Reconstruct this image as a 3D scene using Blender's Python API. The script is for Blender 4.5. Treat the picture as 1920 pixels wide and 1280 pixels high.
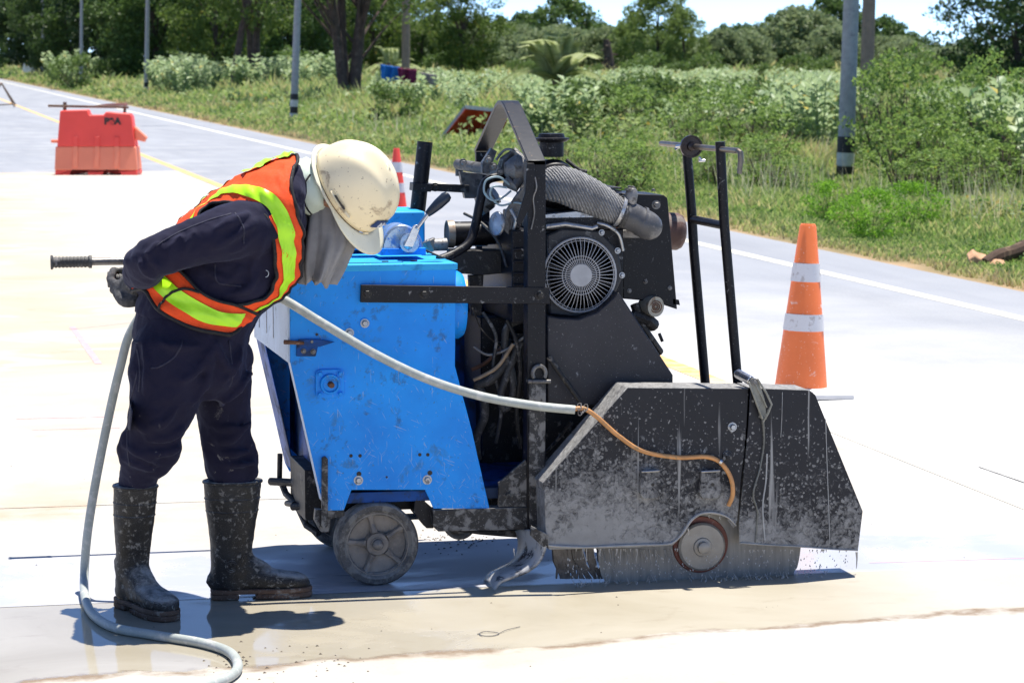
import bpy, bmesh, math, random
import numpy as np
from mathutils import Vector, Matrix, noise as mnoise
for o in list(bpy.data.objects): bpy.data.objects.remove(o)
SC = bpy.context.scene
COL = SC.collection
R = math.radians
# ------------------------------------------------------------------ camera
F = 5200.0; HC = 1.5; TH = math.atan(1156/F); PT = math.atan(534/F)
cam = bpy.data.cameras.new('camera'); camo = bpy.data.objects.new('camera', cam); COL.objects.link(camo)
camo.location = (0, 0, HC); camo.rotation_euler = (math.pi/2-PT, 0, -TH)
cam.sensor_width = 36; cam.lens = F/1920*36; cam.clip_start = .1; cam.clip_end = 6000
cam.dof.use_dof = True; cam.dof.focus_distance = 7.9; cam.dof.aperture_fstop = 13
SC.camera = camo
# ------------------------------------------------------------------ light
SUN = Vector((.165, .155, 1)).normalized()
w = bpy.data.worlds.new('World'); SC.world = w; w.use_nodes = True
wn = w.node_tree.nodes; bg = wn['Background']
sky = wn.new('ShaderNodeTexSky'); sky.sky_type = 'NISHITA'; sky.sun_disc = False
sky.sun_elevation = math.asin(SUN.z); sky.sun_rotation = math.atan2(SUN.x, SUN.y)
sky.air_density = .3; sky.dust_density = 0; sky.ozone_density = 4
w.node_tree.links.new(sky.outputs[0], bg.inputs[0]); bg.inputs[1].default_value = .15
sl = bpy.data.lights.new('sun', 'SUN'); sl.energy = 3.9; sl.angle = R(.53); sl.color = (1, .955, .88)
so = bpy.data.objects.new('sun', sl); COL.objects.link(so)
so.rotation_euler = SUN.to_track_quat('Z', 'Y').to_euler(); so.location = (5, 5, 30)
SC.view_settings.view_transform = 'Standard'; SC.view_settings.look = 'None'
SC.view_settings.exposure = 1.0; SC.view_settings.gamma = 1
SC.cycles.max_bounces = 8; SC.cycles.diffuse_bounces = 4; SC.cycles.transparent_max_bounces = 12
# ------------------------------------------------------------------ measuring: a photo pixel to a real point on a chosen plane
def ray(px, py):
    u = (px-960)/F; v = -(py-640)/F
    s, c, sp, cp = math.sin(TH), math.cos(TH), math.sin(PT), math.cos(PT)
    return Vector((s*cp+u*c+v*s*sp, c*cp-u*s+v*c*sp, -sp+v*cp))
def gr(px, py, z=0.0):
    d = ray(px, py); t = (z-HC)/d.z; return Vector((d.x*t, d.y*t, z))
def at(px, py, Y):
    d = ray(px, py); t = Y/d.y; return Vector((d.x*t, Y, HC+d.z*t))
def far(px, D):            # ground point at distance D along column px
    d = ray(px, 106); t = D; return Vector((d.x*t, d.y*t, 0))
# ------------------------------------------------------------------ materials
def nt(name):
    m = bpy.data.materials.new(name); m.use_nodes = True
    return m, m.node_tree.nodes, m.node_tree.links, m.node_tree.nodes['Principled BSDF']
def noise(N, L, vec, scale, detail=4, rough=.55, dist=0):
    n = N.new('ShaderNodeTexNoise'); n.inputs['Scale'].default_value = scale
    n.inputs['Detail'].default_value = detail; n.inputs['Roughness'].default_value = rough
    n.inputs['Distortion'].default_value = dist
    if vec is not None: L.new(vec, n.inputs['Vector'])
    return n.outputs['Fac']
def ramp(N, L, fac, a, b, c0=0.0, c1=1.0):
    r = N.new('ShaderNodeMapRange'); r.inputs['From Min'].default_value = a; r.inputs['From Max'].default_value = b
    r.inputs['To Min'].default_value = c0; r.inputs['To Max'].default_value = c1
    L.new(fac, r.inputs['Value']); return r.outputs[0]
def mixc(N, L, fac, a, b):
    m = N.new('ShaderNodeMix'); m.data_type = 'RGBA'
    if hasattr(fac, 'links'): L.new(fac, m.inputs[0])
    else: m.inputs[0].default_value = fac
    for i, v in ((6, a), (7, b)):
        if hasattr(v, 'links'): L.new(v, m.inputs[i])
        else: m.inputs[i].default_value = (*v, 1)
    return m.outputs[2]
def mth(N, L, op, a, b=None):
    m = N.new('ShaderNodeMath'); m.operation = op
    for i, v in ((0, a), (1, b)):
        if v is None: continue
        if hasattr(v, 'links'): L.new(v, m.inputs[i])
        else: m.inputs[i].default_value = v
    return m.outputs[0]
def coords(N, L, scale=(1, 1, 1)):
    t = N.new('ShaderNodeTexCoord'); mp = N.new('ShaderNodeMapping'); mp.inputs['Scale'].default_value = scale
    L.new(t.outputs['Object'], mp.inputs[0]); return mp.outputs[0]
def wcoords(N, L):
    g = N.new('ShaderNodeNewGeometry'); s = N.new('ShaderNodeSeparateXYZ'); L.new(g.outputs['Position'], s.inputs[0])
    return g.outputs['Position'], s.outputs
def bump(N, L, P, h, strength=.3, dist=.01):
    b = N.new('ShaderNodeBump'); b.inputs['Strength'].default_value = strength; b.inputs['Distance'].default_value = dist
    L.new(h, b.inputs['Height']); L.new(b.outputs[0], P.inputs['Normal'])
def M(name, col, rough=.5, metal=0.0, var=.25, vs=9, dirt=None, bmp=.15, bs=60, spec=.5, streak=False):
    """worn surface: colour wander, optional dirt=(colour, amount 0-1, scale) patches and flecks"""
    m, N, L, P = nt(name); co = coords(N, L)
    c = mixc(N, L, ramp(N, L, noise(N, L, co, vs), .3, .7), tuple(x*(1-var) for x in col), tuple(min(1, x*(1+var)) for x in col))
    if dirt:
        dc, amt, ds = dirt
        v2 = coords(N, L, (1, 1, .12)) if streak else co
        d1 = ramp(N, L, noise(N, L, v2, ds, 8, .65, .4), .68-amt*.35, .74-amt*.3)
        d2 = ramp(N, L, noise(N, L, co, ds*9, 3, .5), .70-amt*.12, .73-amt*.12)
        d = mth(N, L, 'MAXIMUM', mth(N, L, 'MULTIPLY', d1, .8), mth(N, L, 'MULTIPLY', d2, .75))
        c = mixc(N, L, d, c, dc)
        L.new(mth(N, L, 'ADD', mth(N, L, 'MULTIPLY', d, .45*(1-rough)), rough), P.inputs['Roughness'])
        L.new(mth(N, L, 'MULTIPLY', mth(N, L, 'SUBTRACT', 1, d), metal), P.inputs['Metallic'])
    else:
        P.inputs['Metallic'].default_value = metal
        L.new(ramp(N, L, noise(N, L, co, vs*3), .3, .7, rough*.8, min(1, rough*1.2)), P.inputs['Roughness'])
    L.new(c, P.inputs['Base Color']); P.inputs['Specular IOR Level'].default_value = spec
    if bmp: bump(N, L, P, noise(N, L, co, bs, 5), bmp, .004)
    return m
MUD = (.30, .285, .255); CEM = (.52, .50, .46)
blue = M('worn_blue_paint', (.008, .30, .97), .42, 0, .14, 7, ((.06, .20, .42), .22, 9), .08, 40, .3)
def scratched(m, z0, z1, amt=.8):
    # pale scratches running several ways, drips and flecks; denser low on the panel
    N, L = m.node_tree.nodes, m.node_tree.links; P = N['Principled BSDF']; t = N.new('ShaderNodeTexCoord'); s = N.new('ShaderNodeSeparateXYZ'); L.new(t.outputs['Object'], s.inputs[0])
    low = ramp(N, L, s.outputs[2], z1, z0, .0, .07); d = None
    for rot, sc, th in ((.5, 58, .745), (-.7, 64, .745), (1.15, 52, .745), (0, 44, .73)):
        mp = N.new('ShaderNodeMapping'); mp.inputs['Rotation'].default_value = (0, rot, 0); L.new(t.outputs['Object'], mp.inputs[0]); mq = N.new('ShaderNodeMapping'); mq.inputs['Scale'].default_value = (6, 1, .35); L.new(mp.outputs[0], mq.inputs[0])
        q = ramp(N, L, mth(N, L, 'ADD', noise(N, L, mq.outputs[0], sc, 2, .5, .2), low), th, th+.02); d = q if d is None else mth(N, L, 'MAXIMUM', d, q)
    fl = ramp(N, L, mth(N, L, 'ADD', noise(N, L, t.outputs['Object'], 100, 3, .5), low), .71, .74); d = mth(N, L, 'MAXIMUM', d, fl)
    dk = ramp(N, L, noise(N, L, t.outputs['Object'], 16, 6, .7), .58, .66, 0, .65); old = P.inputs['Base Color'].links[0].from_socket
    L.new(mixc(N, L, mth(N, L, 'MULTIPLY', d, amt*.6), mixc(N, L, dk, old, (.03, .10, .22)), (.45, .55, .66)), P.inputs['Base Color'])
scratched(blue, .15, .75)
bluetop = M('sunlit_blue_top', (.03, .40, .80), .5, 0, .12, 9, ((.02, .20, .5), .25, 12), .08, 40, .3)  # lighter copy of the blue: sunlight on lid and tank put into the colour
bluedk = M('grimy_shaded_blue_paint', (.005, .07, .30), .5, 0, .3, 7, ((.03, .04, .05), .6, 9), .1, 60, .25)
pale = M('chalky_pale_panel', (.55, .64, .76), .6, 0, .1, 12, ((.12, .14, .17), .18, 22), .1)
black = M('black_machine_paint', (.0065, .006, .0085), .45, 0, .3, 10, ((.34, .34, .34), .14, 34), .12, 90, .3)
blackm = M('muddy_black_steel', (.014, .013, .014), .5, 0, .3, 12, ((.26, .25, .235), .55, 26), .35, 120)
grime = M('dark_oily_iron', (.018, .016, .015), .55, .2, .4, 14, ((.2, .18, .155), .35, 30), .4, 130)
iron = M('grey_cast_iron', (.22, .21, .20), .5, .5, .35, 16, ((.06, .05, .045), .4, 30), .4, 110)
alu = M('dull_aluminium', (.42, .43, .45), .38, .85, .2, 20, ((.18, .17, .16), .35, 40), .2, 120)
chrome = M('bright_steel', (.6, .6, .62), .25, 1, .15, 30, None, .05)
rust = M('rusty_steel', (.17, .075, .04), .75, .1, .45, 25, ((.3, .22, .16), .3, 30), .4, 90)
muf = M('brown_muffler', (.15, .085, .07), .6, .3, .3, 20, ((.23, .2, .18), .45, 12), .3, 90)
duct = M('grey_fabric_duct', (.24, .24, .245), .85, 0, .25, 20, ((.40, .39, .37), .4, 40), 0)
def ribbed(m, sc, rot):
    N, L = m.node_tree.nodes, m.node_tree.links; P = N['Principled BSDF']; t = N.new('ShaderNodeTexCoord'); mp = N.new('ShaderNodeMapping'); mp.inputs['Rotation'].default_value = rot; L.new(t.outputs['Object'], mp.inputs[0])
    w_ = N.new('ShaderNodeTexWave'); w_.inputs['Scale'].default_value = sc; w_.inputs['Distortion'].default_value = 2.5; w_.inputs['Detail'].default_value = 2; w_.inputs['Detail Scale'].default_value = 3; L.new(mp.outputs[0], w_.inputs[0]); bump(N, L, P, w_.outputs['Fac'], .9, .004)
    old = P.inputs['Base Color'].links[0].from_socket; L.new(mixc(N, L, ramp(N, L, w_.outputs['Fac'], .15, .6, .55, 0), old, (.06, .06, .06)), P.inputs['Base Color'])
ribbed(duct, 42, (0, .5, 0))
rubber = M('dusty_rubber', (.045, .044, .043), .6, 0, .3, 18, ((.22, .21, .2), .4, 30), .3, 120)
rubberg = M('grey_rubber_elbow', (.085, .085, .09), .42, 0, .3, 14, ((.22, .21, .2), .3, 22), .15, 100)
hub = M('dirty_wheel_casting', (.24, .215, .19), .6, .2, .3, 16, ((.27, .235, .2), .55, 18), .5, 80)
tyre = M('grey_solid_tyre', (.095, .09, .086), .75, 0, .25, 20, ((.23, .22, .2), .6, 34), .6, 120)
wire = M('copper_coloured_hose', (.56, .27, .10), .5, 0, .2, 30, ((.3, .2, .1), .35, 40), .2)
hosem = M('grey_green_hose', (.40, .43, .40), .5, 0, .12, 14, ((.55, .55, .52), .45, 26), .2, 60)
orange_p = M('orange_cone_plastic', (.95, .21, .055), .55, 0, .08, 8, ((.95, .72, .6), .18, 14), .1, 60)
white_b = M('scuffed_white_band', (.72, .70, .70), .6, 0, .05, 10, ((.45, .40, .38), .3, 40), .1)
red_p = M('faded_red_plastic', (.96, .085, .06), .5, 0, .08, 3, None, .05)
pink_p = M('sun_bleached_red_plastic', (.96, .27, .15), .55, 0, .08, 3, None, .05)
wood = M('weathered_wood', (.14, .09, .06), .85, 0, .4, 20, ((.3, .24, .18), .3, 30), .4, 60)
redboard = M('red_painted_board', (.42, .035, .012), .6, 0, .3, 6, ((.5, .16, .08), .3, 9), .2)
concm = M('grey_spun_concrete_pole', (.34, .355, .36), .85, 0, .15, 12, ((.20, .21, .22), .3, 26), .3, 50)
brownpole = M('brown_grey_concrete_pole', (.30, .22, .17), .9, 0, .15, 5, ((.2, .16, .13), .3, 12), .2, 40)
bandk = M('black_band_paint', (.02, .02, .024), .6, 0, .2, 20, None, .1)
bandw = M('white_band_paint', (.6, .6, .58), .7, 0, .1, 20, ((.35, .34, .32), .3, 30), .1)
helm = M('yellowed_white_helmet_shell', (.90, .77, .51), .36, 0, .05, 9, ((.40, .30, .19), .24, 13), .03, 40)
clothgrey = M('grey_jersey_cloth', (.28, .272, .272), .95, 0, .12, 30, None, .5, 420, .1)
scarfm = M('pale_green_cloth', (.62, .70, .60), .9, 0, .1, 14, None, .3, 90, .1)
glovem = M('grey_knit_glove', (.10, .10, .105), .95, 0, .3, 90, ((.22, .21, .2), .3, 60), .8, 320, .1)
skin = M('tanned_skin', (.33, .17, .10), .55, 0, .1, 20, None, .1)
lime = M('lime_reflective_tape', (.48, .92, .02), .35, 0, .06, 30, None, .25, 60)
vorange = M('red_orange_mesh_fabric', (.95, .095, .022), .7, 0, .12, 40, None, .5, 420, .2)
piping = M('black_binding_tape', (.012, .012, .014), .8, 0, .2, 30, None, .2)
bootm = M('muddy_black_rubber_boot', (.020, .019, .019), .5, 0, .3, 10, ((.24, .23, .21), .36, 70), .4, 90, .3)
bootsole = M('brown_muddy_sole', (.12, .07, .045), .8, 0, .3, 26, ((.28, .25, .21), .4, 34), .6, 100)
dustw = M('cement_dusted_white', (.74, .72, .70), .9, 0, .08, 14, None, .2)
cyanhose = M('pale_blue_thin_tube', (.28, .38, .42), .4, 0, .1, 20, None, 0)
# navy work cloth with folds
def navy_cloth(name, col, dirt):
    m, N, L, P = nt(name); co = coords(N, L)
    c = mixc(N, L, noise(N, L, co, 9), tuple(x*.75 for x in col), tuple(x*1.35 for x in col))
    t = N.new('ShaderNodeTexCoord'); s = N.new('ShaderNodeSeparateXYZ'); L.new(t.outputs['Object'], s.inputs[0])
    low = ramp(N, L, s.outputs[2], .62, .36)
    d = mth(N, L, 'MULTIPLY', ramp(N, L, noise(N, L, co, 26, 8, .7, .6), .62, .7), mth(N, L, 'MULTIPLY', low, dirt))
    c = mixc(N, L, d, c, (.33, .31, .29)); L.new(c, P.inputs['Base Color'])
    P.inputs['Roughness'].default_value = .85; P.inputs['Specular IOR Level'].default_value = .15
    P.inputs['Sheen Weight'].default_value = .12; P.inputs['Sheen Tint'].default_value = (.4, .45, .7, 1)
    rg_ = N.new('ShaderNodeTexNoise'); rg_.noise_type = 'RIDGED_MULTIFRACTAL'; rg_.inputs['Scale'].default_value = 5.5; rg_.inputs['Detail'].default_value = 2; rg_.inputs['Distortion'].default_value = .5; L.new(co, rg_.inputs['Vector']); a = mth(N, L, 'ADD', mth(N, L, 'MULTIPLY', rg_.outputs['Fac'], .12), noise(N, L, co, 9, 2, .5, .5)); b = noise(N, L, co, 22, 2, .45, .5); fb = noise(N, L, co, 700, 2)
    h = mth(N, L, 'ADD', mth(N, L, 'MULTIPLY', a, 1.0), mth(N, L, 'ADD', mth(N, L, 'MULTIPLY', b, .25), mth(N, L, 'MULTIPLY', fb, .02)))
    bump(N, L, P, h, .65, .026)
    return m
navy = navy_cloth('navy_work_cloth', (.014, .013, .030), 0.0)
navyt = navy_cloth('navy_trouser_cloth', (.013, .012, .028), .9)
def dust_and_sun_up(m, lo=.45, hi=.75, col=(.42, .41, .39), k=.8):
    # paler upward faces: dried cement, and sunlit boot toe tops put into the colour
    N, L = m.node_tree.nodes, m.node_tree.links; P = N['Principled BSDF']; g = N.new('ShaderNodeNewGeometry'); s = N.new('ShaderNodeSeparateXYZ'); L.new(g.outputs['True Normal'], s.inputs[0]); t = N.new('ShaderNodeTexCoord')
    d = mth(N, L, 'MULTIPLY', mth(N, L, 'MULTIPLY', ramp(N, L, s.outputs[2], lo, hi), ramp(N, L, noise(N, L, t.outputs['Object'], 28, 6, .7), .35, .6, .15, 1)), k)
    old = P.inputs['Base Color'].links[0].from_socket; L.new(mixc(N, L, d, old, col), P.inputs['Base Color'])
dust_and_sun_up(bootm, .35, .8); dust_and_sun_up(tyre); dust_and_sun_up(blackm, .6, .9)
# blade guard: black paint under splashed grey slurry, thicker low down, with runs
def guard_mat():
    m, N, L, P = nt('slurry_splashed_guard'); co = coords(N, L)
    t = N.new('ShaderNodeTexCoord'); s = N.new('ShaderNodeSeparateXYZ'); L.new(t.outputs['Object'], s.inputs[0])
    X, Z = s.outputs[0], s.outputs[2]
    vo = N.new('ShaderNodeTexVoronoi'); vo.inputs['Scale'].default_value = 92
    dn = N.new('ShaderNodeTexNoise'); dn.inputs['Scale'].default_value = 60; L.new(co, dn.inputs['Vector']); va = N.new('ShaderNodeVectorMath'); va.operation = 'MULTIPLY_ADD'; L.new(dn.outputs['Color'], va.inputs[0]); va.inputs[1].default_value = (.022, .022, .022); L.new(co, va.inputs[2]); L.new(va.outputs[0], vo.inputs['Vector'])
    hz = mth(N, L, 'POWER', ramp(N, L, Z, .60, .10), 1.25)      # 0 top .. 1 bottom
    wob = noise(N, L, co, 9, 4)
    xb = ramp(N, L, X, 1.25, .5, -.14, .18)
    dens = mth(N, L, 'ADD', mth(N, L, 'ADD', mth(N, L, 'MULTIPLY', hz, .72), mth(N, L, 'MULTIPLY', mth(N, L, 'SUBTRACT', wob, .5), 1.0)), xb)
    rr = ramp(N, L, dens, 0.0, 1.0, .17, .88)
    sp = N.new('ShaderNodeMath'); sp.operation = 'LESS_THAN'; L.new(vo.outputs['Distance'], sp.inputs[0])
    cellr = N.new('ShaderNodeSeparateColor'); L.new(vo.outputs['Color'], cellr.inputs[0])
    L.new(mth(N, L, 'MULTIPLY', rr, ramp(N, L, cellr.outputs[0], 0, 1, .15, 1.15)), sp.inputs[1])
    n2 = noise(N, L, co, 60, 8, .75, .8)
    film = mth(N, L, 'MULTIPLY', ramp(N, L, mth(N, L, 'ADD', n2, mth(N, L, 'MULTIPLY', dens, .62)), .74, .98), .70)
    run = ramp(N, L, noise(N, L, coords(N, L, (1, 1, .035)), 42, 3, .5), .64, .70, 0, .75)
    d = mth(N, L, 'MAXIMUM', mth(N, L, 'MAXIMUM', mth(N, L, 'MULTIPLY', sp.outputs[0], mth(N, L, 'ADD', .26, mth(N, L, 'MULTIPLY', cellr.outputs[1], .34))), film), run)
    g = N.new('ShaderNodeNewGeometry'); sg = N.new('ShaderNodeSeparateXYZ'); L.new(g.outputs['Normal'], sg.inputs[0])
    d = mth(N, L, 'MAXIMUM', d, mth(N, L, 'MULTIPLY', ramp(N, L, sg.outputs[2], .45, .6), ramp(N, L, n2, .36, .62, .25, .85)))   # settled cement dust and the sunlit top, painted into faces that look up
    c = mixc(N, L, d, mixc(N, L, wob, (.010, .010, .013), (.022, .022, .028)), mixc(N, L, noise(N, L, co, 26), (.30, .295, .285), (.56, .55, .53)))
    L.new(c, P.inputs['Base Color']); L.new(ramp(N, L, d, 0, 1, .42, .85), P.inputs['Roughness']); P.inputs['Specular IOR Level'].default_value = .3
    bump(N, L, P, mth(N, L, 'ADD', d, mth(N, L, 'MULTIPLY', n2, .4)), .5, .004)
    return m
guardm = guard_mat()
def blade_mat():
    m, N, L, P = nt('wet_steel_blade'); co = coords(N, L, (1, 1, .1))
    c = mixc(N, L, ramp(N, L, noise(N, L, co, 90, 4), .35, .65), (.21, .20, .185), (.29, .275, .25)); L.new(c, P.inputs['Base Color'])
    P.inputs['Metallic'].default_value = .3; P.inputs['Roughness'].default_value = .5
    return m
bladem = blade_mat()
# ------------------------------------------------------------------ mesh helpers
def rootloc(o):
    while o.parent: o = o.parent
    return o.location.copy()
def empty(name, loc, label, cat, group=None):
    o = bpy.data.objects.new(name, None); COL.objects.link(o); o.location = loc; o.empty_display_size = .1
    tag(o, label, cat, group); return o
def tag(o, label=None, cat=None, group=None, kind=None):
    if label: o['label'] = label
    if cat: o['category'] = cat
    if group: o['group'] = group
    if kind: o['kind'] = kind
    return o
def frame(axis):
    a = Vector(axis).normalized(); h = Vector((0, 0, 1)) if abs(a.z) < .9 else Vector((1, 0, 0))
    u = h.cross(a).normalized(); return u, a.cross(u).normalized(), a
class MB:
    def __init__(s): s.v = []; s.f = []; s.mi = []; s.m = 0
    def add(s, vs, fs):
        n = len(s.v); s.v += [tuple(p) for p in vs]; s.f += [tuple(i+n for i in f) for f in fs]; s.mi += [s.m]*len(fs); return s
    def box(s, c, d, rot=None):
        c = Vector(c); hx, hy, hz = d[0]/2, d[1]/2, d[2]/2
        vs = [Vector((x, y, z)) for x in (-hx, hx) for y in (-hy, hy) for z in (-hz, hz)]
        if rot is not None: vs = [rot @ p for p in vs]
        return s.add([c+p for p in vs], [(0, 1, 3, 2), (4, 6, 7, 5), (0, 4, 5, 1), (2, 3, 7, 6), (0, 2, 6, 4), (1, 5, 7, 3)])
    def bb(s, a, b):
        a = Vector(a); b = Vector(b); return s.box((a+b)/2, [abs(b[i]-a[i]) for i in range(3)])
    def cyl(s, p0, p1, r0, r1=None, n=24, caps=True):
        r1 = r0 if r1 is None else r1; return s.lathe(p0, Vector(p1)-Vector(p0), [(0, r0), ((Vector(p1)-Vector(p0)).length, r1)], n, caps)
    def lathe(s, org, axis, prof, n=32, caps=True, sy=1.0):
        u, v, a = frame(axis); org = Vector(org); k = len(prof)
        vs = [org+a*h+u*(r*math.cos(2*math.pi*i/n))+v*(r*sy*math.sin(2*math.pi*i/n)) for h, r in prof for i in range(n)]
        fs = [(j*n+i, j*n+(i+1) % n, (j+1)*n+(i+1) % n, (j+1)*n+i) for j in range(k-1) for i in range(n)]
        if caps: fs += [tuple(range(n-1, -1, -1)), tuple((k-1)*n+i for i in range(n))]
        return s.add(vs, fs)
    def tube(s, pts, r, n=10, closed=False, smooth=0, flat=None):
        pts = [Vector(p) for p in pts]
        if smooth: pts = spline(pts, smooth, closed)
        m = len(pts); rr = r if isinstance(r, (list, tuple)) else [r]*m
        if len(rr) != m: rr = list(np.interp(np.linspace(0, 1, m), np.linspace(0, 1, len(rr)), rr))
        vs = []; u = None
        for i, p in enumerate(pts):
            d = (pts[(i+1) % m if closed else min(i+1, m-1)]-pts[(i-1) % m if closed else max(i-1, 0)])
            d = d.normalized() if d.length > 1e-9 else Vector((0, 0, 1))
            if u is None: u = frame(d)[0]
            u = (u-d*u.dot(d)).normalized(); v = d.cross(u)
            for k in range(n):
                a = 2*math.pi*k/n; vs.append(p+u*(rr[i]*math.cos(a))+v*(rr[i]*math.sin(a)*(flat or 1)))
        fs = [(j*n+k, j*n+(k+1) % n, ((j+1) % m)*n+(k+1) % n, ((j+1) % m)*n+k) for j in range(m if closed else m-1) for k in range(n)]
        if not closed: fs += [tuple(range(n-1, -1, -1)), tuple((m-1)*n+k for k in range(n))]
        return s.add(vs, fs)
    def prism(s, pts, vec):
        n = len(pts); pts = [Vector(p) for p in pts]; vec = Vector(vec)
        return s.add(pts+[p+vec for p in pts], [tuple(range(n)), tuple(range(2*n-1, n-1, -1))]+[(i, i+n, (i+1) % n+n, (i+1) % n) for i in range(n)])
    def plate(s, px, Y, th):      # outline read off the photo on the plane Y, real thickness th backwards
        return s.prism([at(x, y, Y) for x, y in px], (0, th, 0))
    def loft(s, secs, caps=True):
        n = len(secs[0]); k = len(secs)
        vs = [p for q in secs for p in q]
        fs = [(j*n+i, j*n+(i+1) % n, (j+1)*n+(i+1) % n, (j+1)*n+i) for j in range(k-1) for i in range(n)]
        if caps: fs += [tuple(range(n-1, -1, -1)), tuple((k-1)*n+i for i in range(n))]
        return s.add(vs, fs)
    def bolt(s, p, ax=(0, -1, 0), r=.009, h=.006):
        u, v, a = frame(ax); p = Vector(p)
        s.lathe(p, ax, [(0, r*1.5), (.0015, r*1.5)], 16)
        return s.lathe(p+a*.0015, ax, [(0, r), (h*.8, r), (h, r*.8)], 6)
    def build(s, name, mat, parent=None, bevel=0, ang=35, origin=None, seg=2):
        off = rootloc(parent) if parent else (Vector(origin) if origin else Vector((0, 0, 0)))
        me = bpy.data.meshes.new(name)
        me.from_pydata([(x-off.x, y-off.y, z-off.z) for x, y, z in s.v], [], s.f)
        mats = mat if isinstance(mat, (list, tuple)) else [mat]
        for m in mats: me.materials.append(m)
        if len(mats) > 1:
            for p, i in zip(me.polygons, s.mi): p.material_index = i
        bm = bmesh.new(); bm.from_mesh(me); bmesh.ops.recalc_face_normals(bm, faces=bm.faces); bm.to_mesh(me); bm.free()
        me.shade_smooth(); me.set_sharp_from_angle(angle=R(ang))
        o = bpy.data.objects.new(name, me); COL.objects.link(o)
        if parent: o.parent = parent
        elif origin: o.location = off
        if bevel:
            b = o.modifiers.new('bevel', 'BEVEL'); b.width = bevel; b.segments = seg; b.limit_method = 'ANGLE'; b.angle_limit = R(40); b.harden_normals = False
        return o
def spline(pts, k=6, closed=False):
    out = []; n = len(pts)
    for i in range(n if closed else n-1):
        g = (lambda j: pts[j % n]) if closed else (lambda j: pts[max(0, min(n-1, j))])
        p0, p1, p2, p3 = g(i-1), g(i), g(i+1), g(i+2)
        for q in range(k):
            t = q/k; out.append(.5*((2*p1)+(p2-p0)*t+(2*p0-5*p1+4*p2-p3)*t*t+(3*p1-p0-3*p2+p3)*t**3))
    if not closed: out.append(pts[-1])
    return out
def copy_tree(o, parent=None, loc=None):
    c = o.copy(); COL.objects.link(c); c.parent = parent
    if loc is not None: c.location = loc
    for ch in list(o.children): copy_tree(ch, c)
    return c
def blob(name, mb, mat, parent, voxel=.008, smooth=6, disp=0, dscale=.06, origin=None):
    """overlapping closed lofts fused into one continuous skin"""
    o = mb.build(name, mat, parent, ang=180, origin=origin)
    r = o.modifiers.new('fuse', 'REMESH'); r.mode = 'VOXEL'; r.voxel_size = voxel; r.use_smooth_shade = True
    s_ = o.modifiers.new('smooth', 'SMOOTH'); s_.factor = .5; s_.iterations = smooth
    if disp:
        t = bpy.data.textures.new(name+'_folds', 'CLOUDS'); t.noise_scale = dscale; t.noise_depth = 2
        d = o.modifiers.new('folds', 'DISPLACE'); d.texture = t; d.strength = disp; d.mid_level = .5
    return o
# ------------------------------------------------------------------ setting: ground, road, slab
def sheet(name, pts, z, mat, label=None):
    mb = MB(); mb.add([Vector((x, y, z)) for x, y in pts], [tuple(range(len(pts)))])
    o = mb.build(name, mat); o['kind'] = 'structure'; return o
def mat_earth():
    m, N, L, P = nt('verge_soil'); pos, xyz = wcoords(N, L)
    c = mixc(N, L, ramp(N, L, noise(N, L, pos, .35, 6), .35, .65), (.05, .085, .02), (.12, .12, .04))
    edge = ramp(N, L, mth(N, L, 'ADD', xyz[0], mth(N, L, 'MULTIPLY', noise(N, L, pos, 1.3, 5), .7)), 7.75, 7.35)
    c = mixc(N, L, edge, c, (.42, .29, .17)); L.new(c, P.inputs['Base Color']); P.inputs['Roughness'].default_value = 1
    bump(N, L, P, noise(N, L, pos, 14, 6), .8, .05); return m
def mat_asphalt():
    m, N, L, P = nt('dusty_asphalt'); pos, xyz = wcoords(N, L)
    mp = N.new('ShaderNodeMapping'); mp.inputs['Scale'].default_value = (1, .12, 1); L.new(pos, mp.inputs[0])
    tr = noise(N, L, mp.outputs[0], 1.6, 5, .6); fine = noise(N, L, pos, 60, 4)
    c = mixc(N, L, ramp(N, L, tr, .3, .7), (.235, .25, .285), (.31, .325, .36))
    c = mixc(N, L, ramp(N, L, fine, .35, .7, 0, .35), c, (.40, .41, .43))
    dust = mth(N, L, 'ADD', ramp(N, L, xyz[1], 19, 11, 0, .85), mth(N, L, 'MULTIPLY', mth(N, L, 'SUBTRACT', noise(N, L, pos, .9, 6, .6), .5), 1.5))
    dust = mth(N, L, 'MULTIPLY', dust, ramp(N, L, xyz[0], 6.6, 3.8, .15, 1.1))
    c = mixc(N, L, ramp(N, L, dust, 0, 1), c, (.60, .59, .56)); L.new(c, P.inputs['Base Color'])
    P.inputs['Roughness'].default_value = .85; P.inputs['Specular IOR Level'].default_value = .25
    bump(N, L, P, fine, .3, .004); return m
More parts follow.
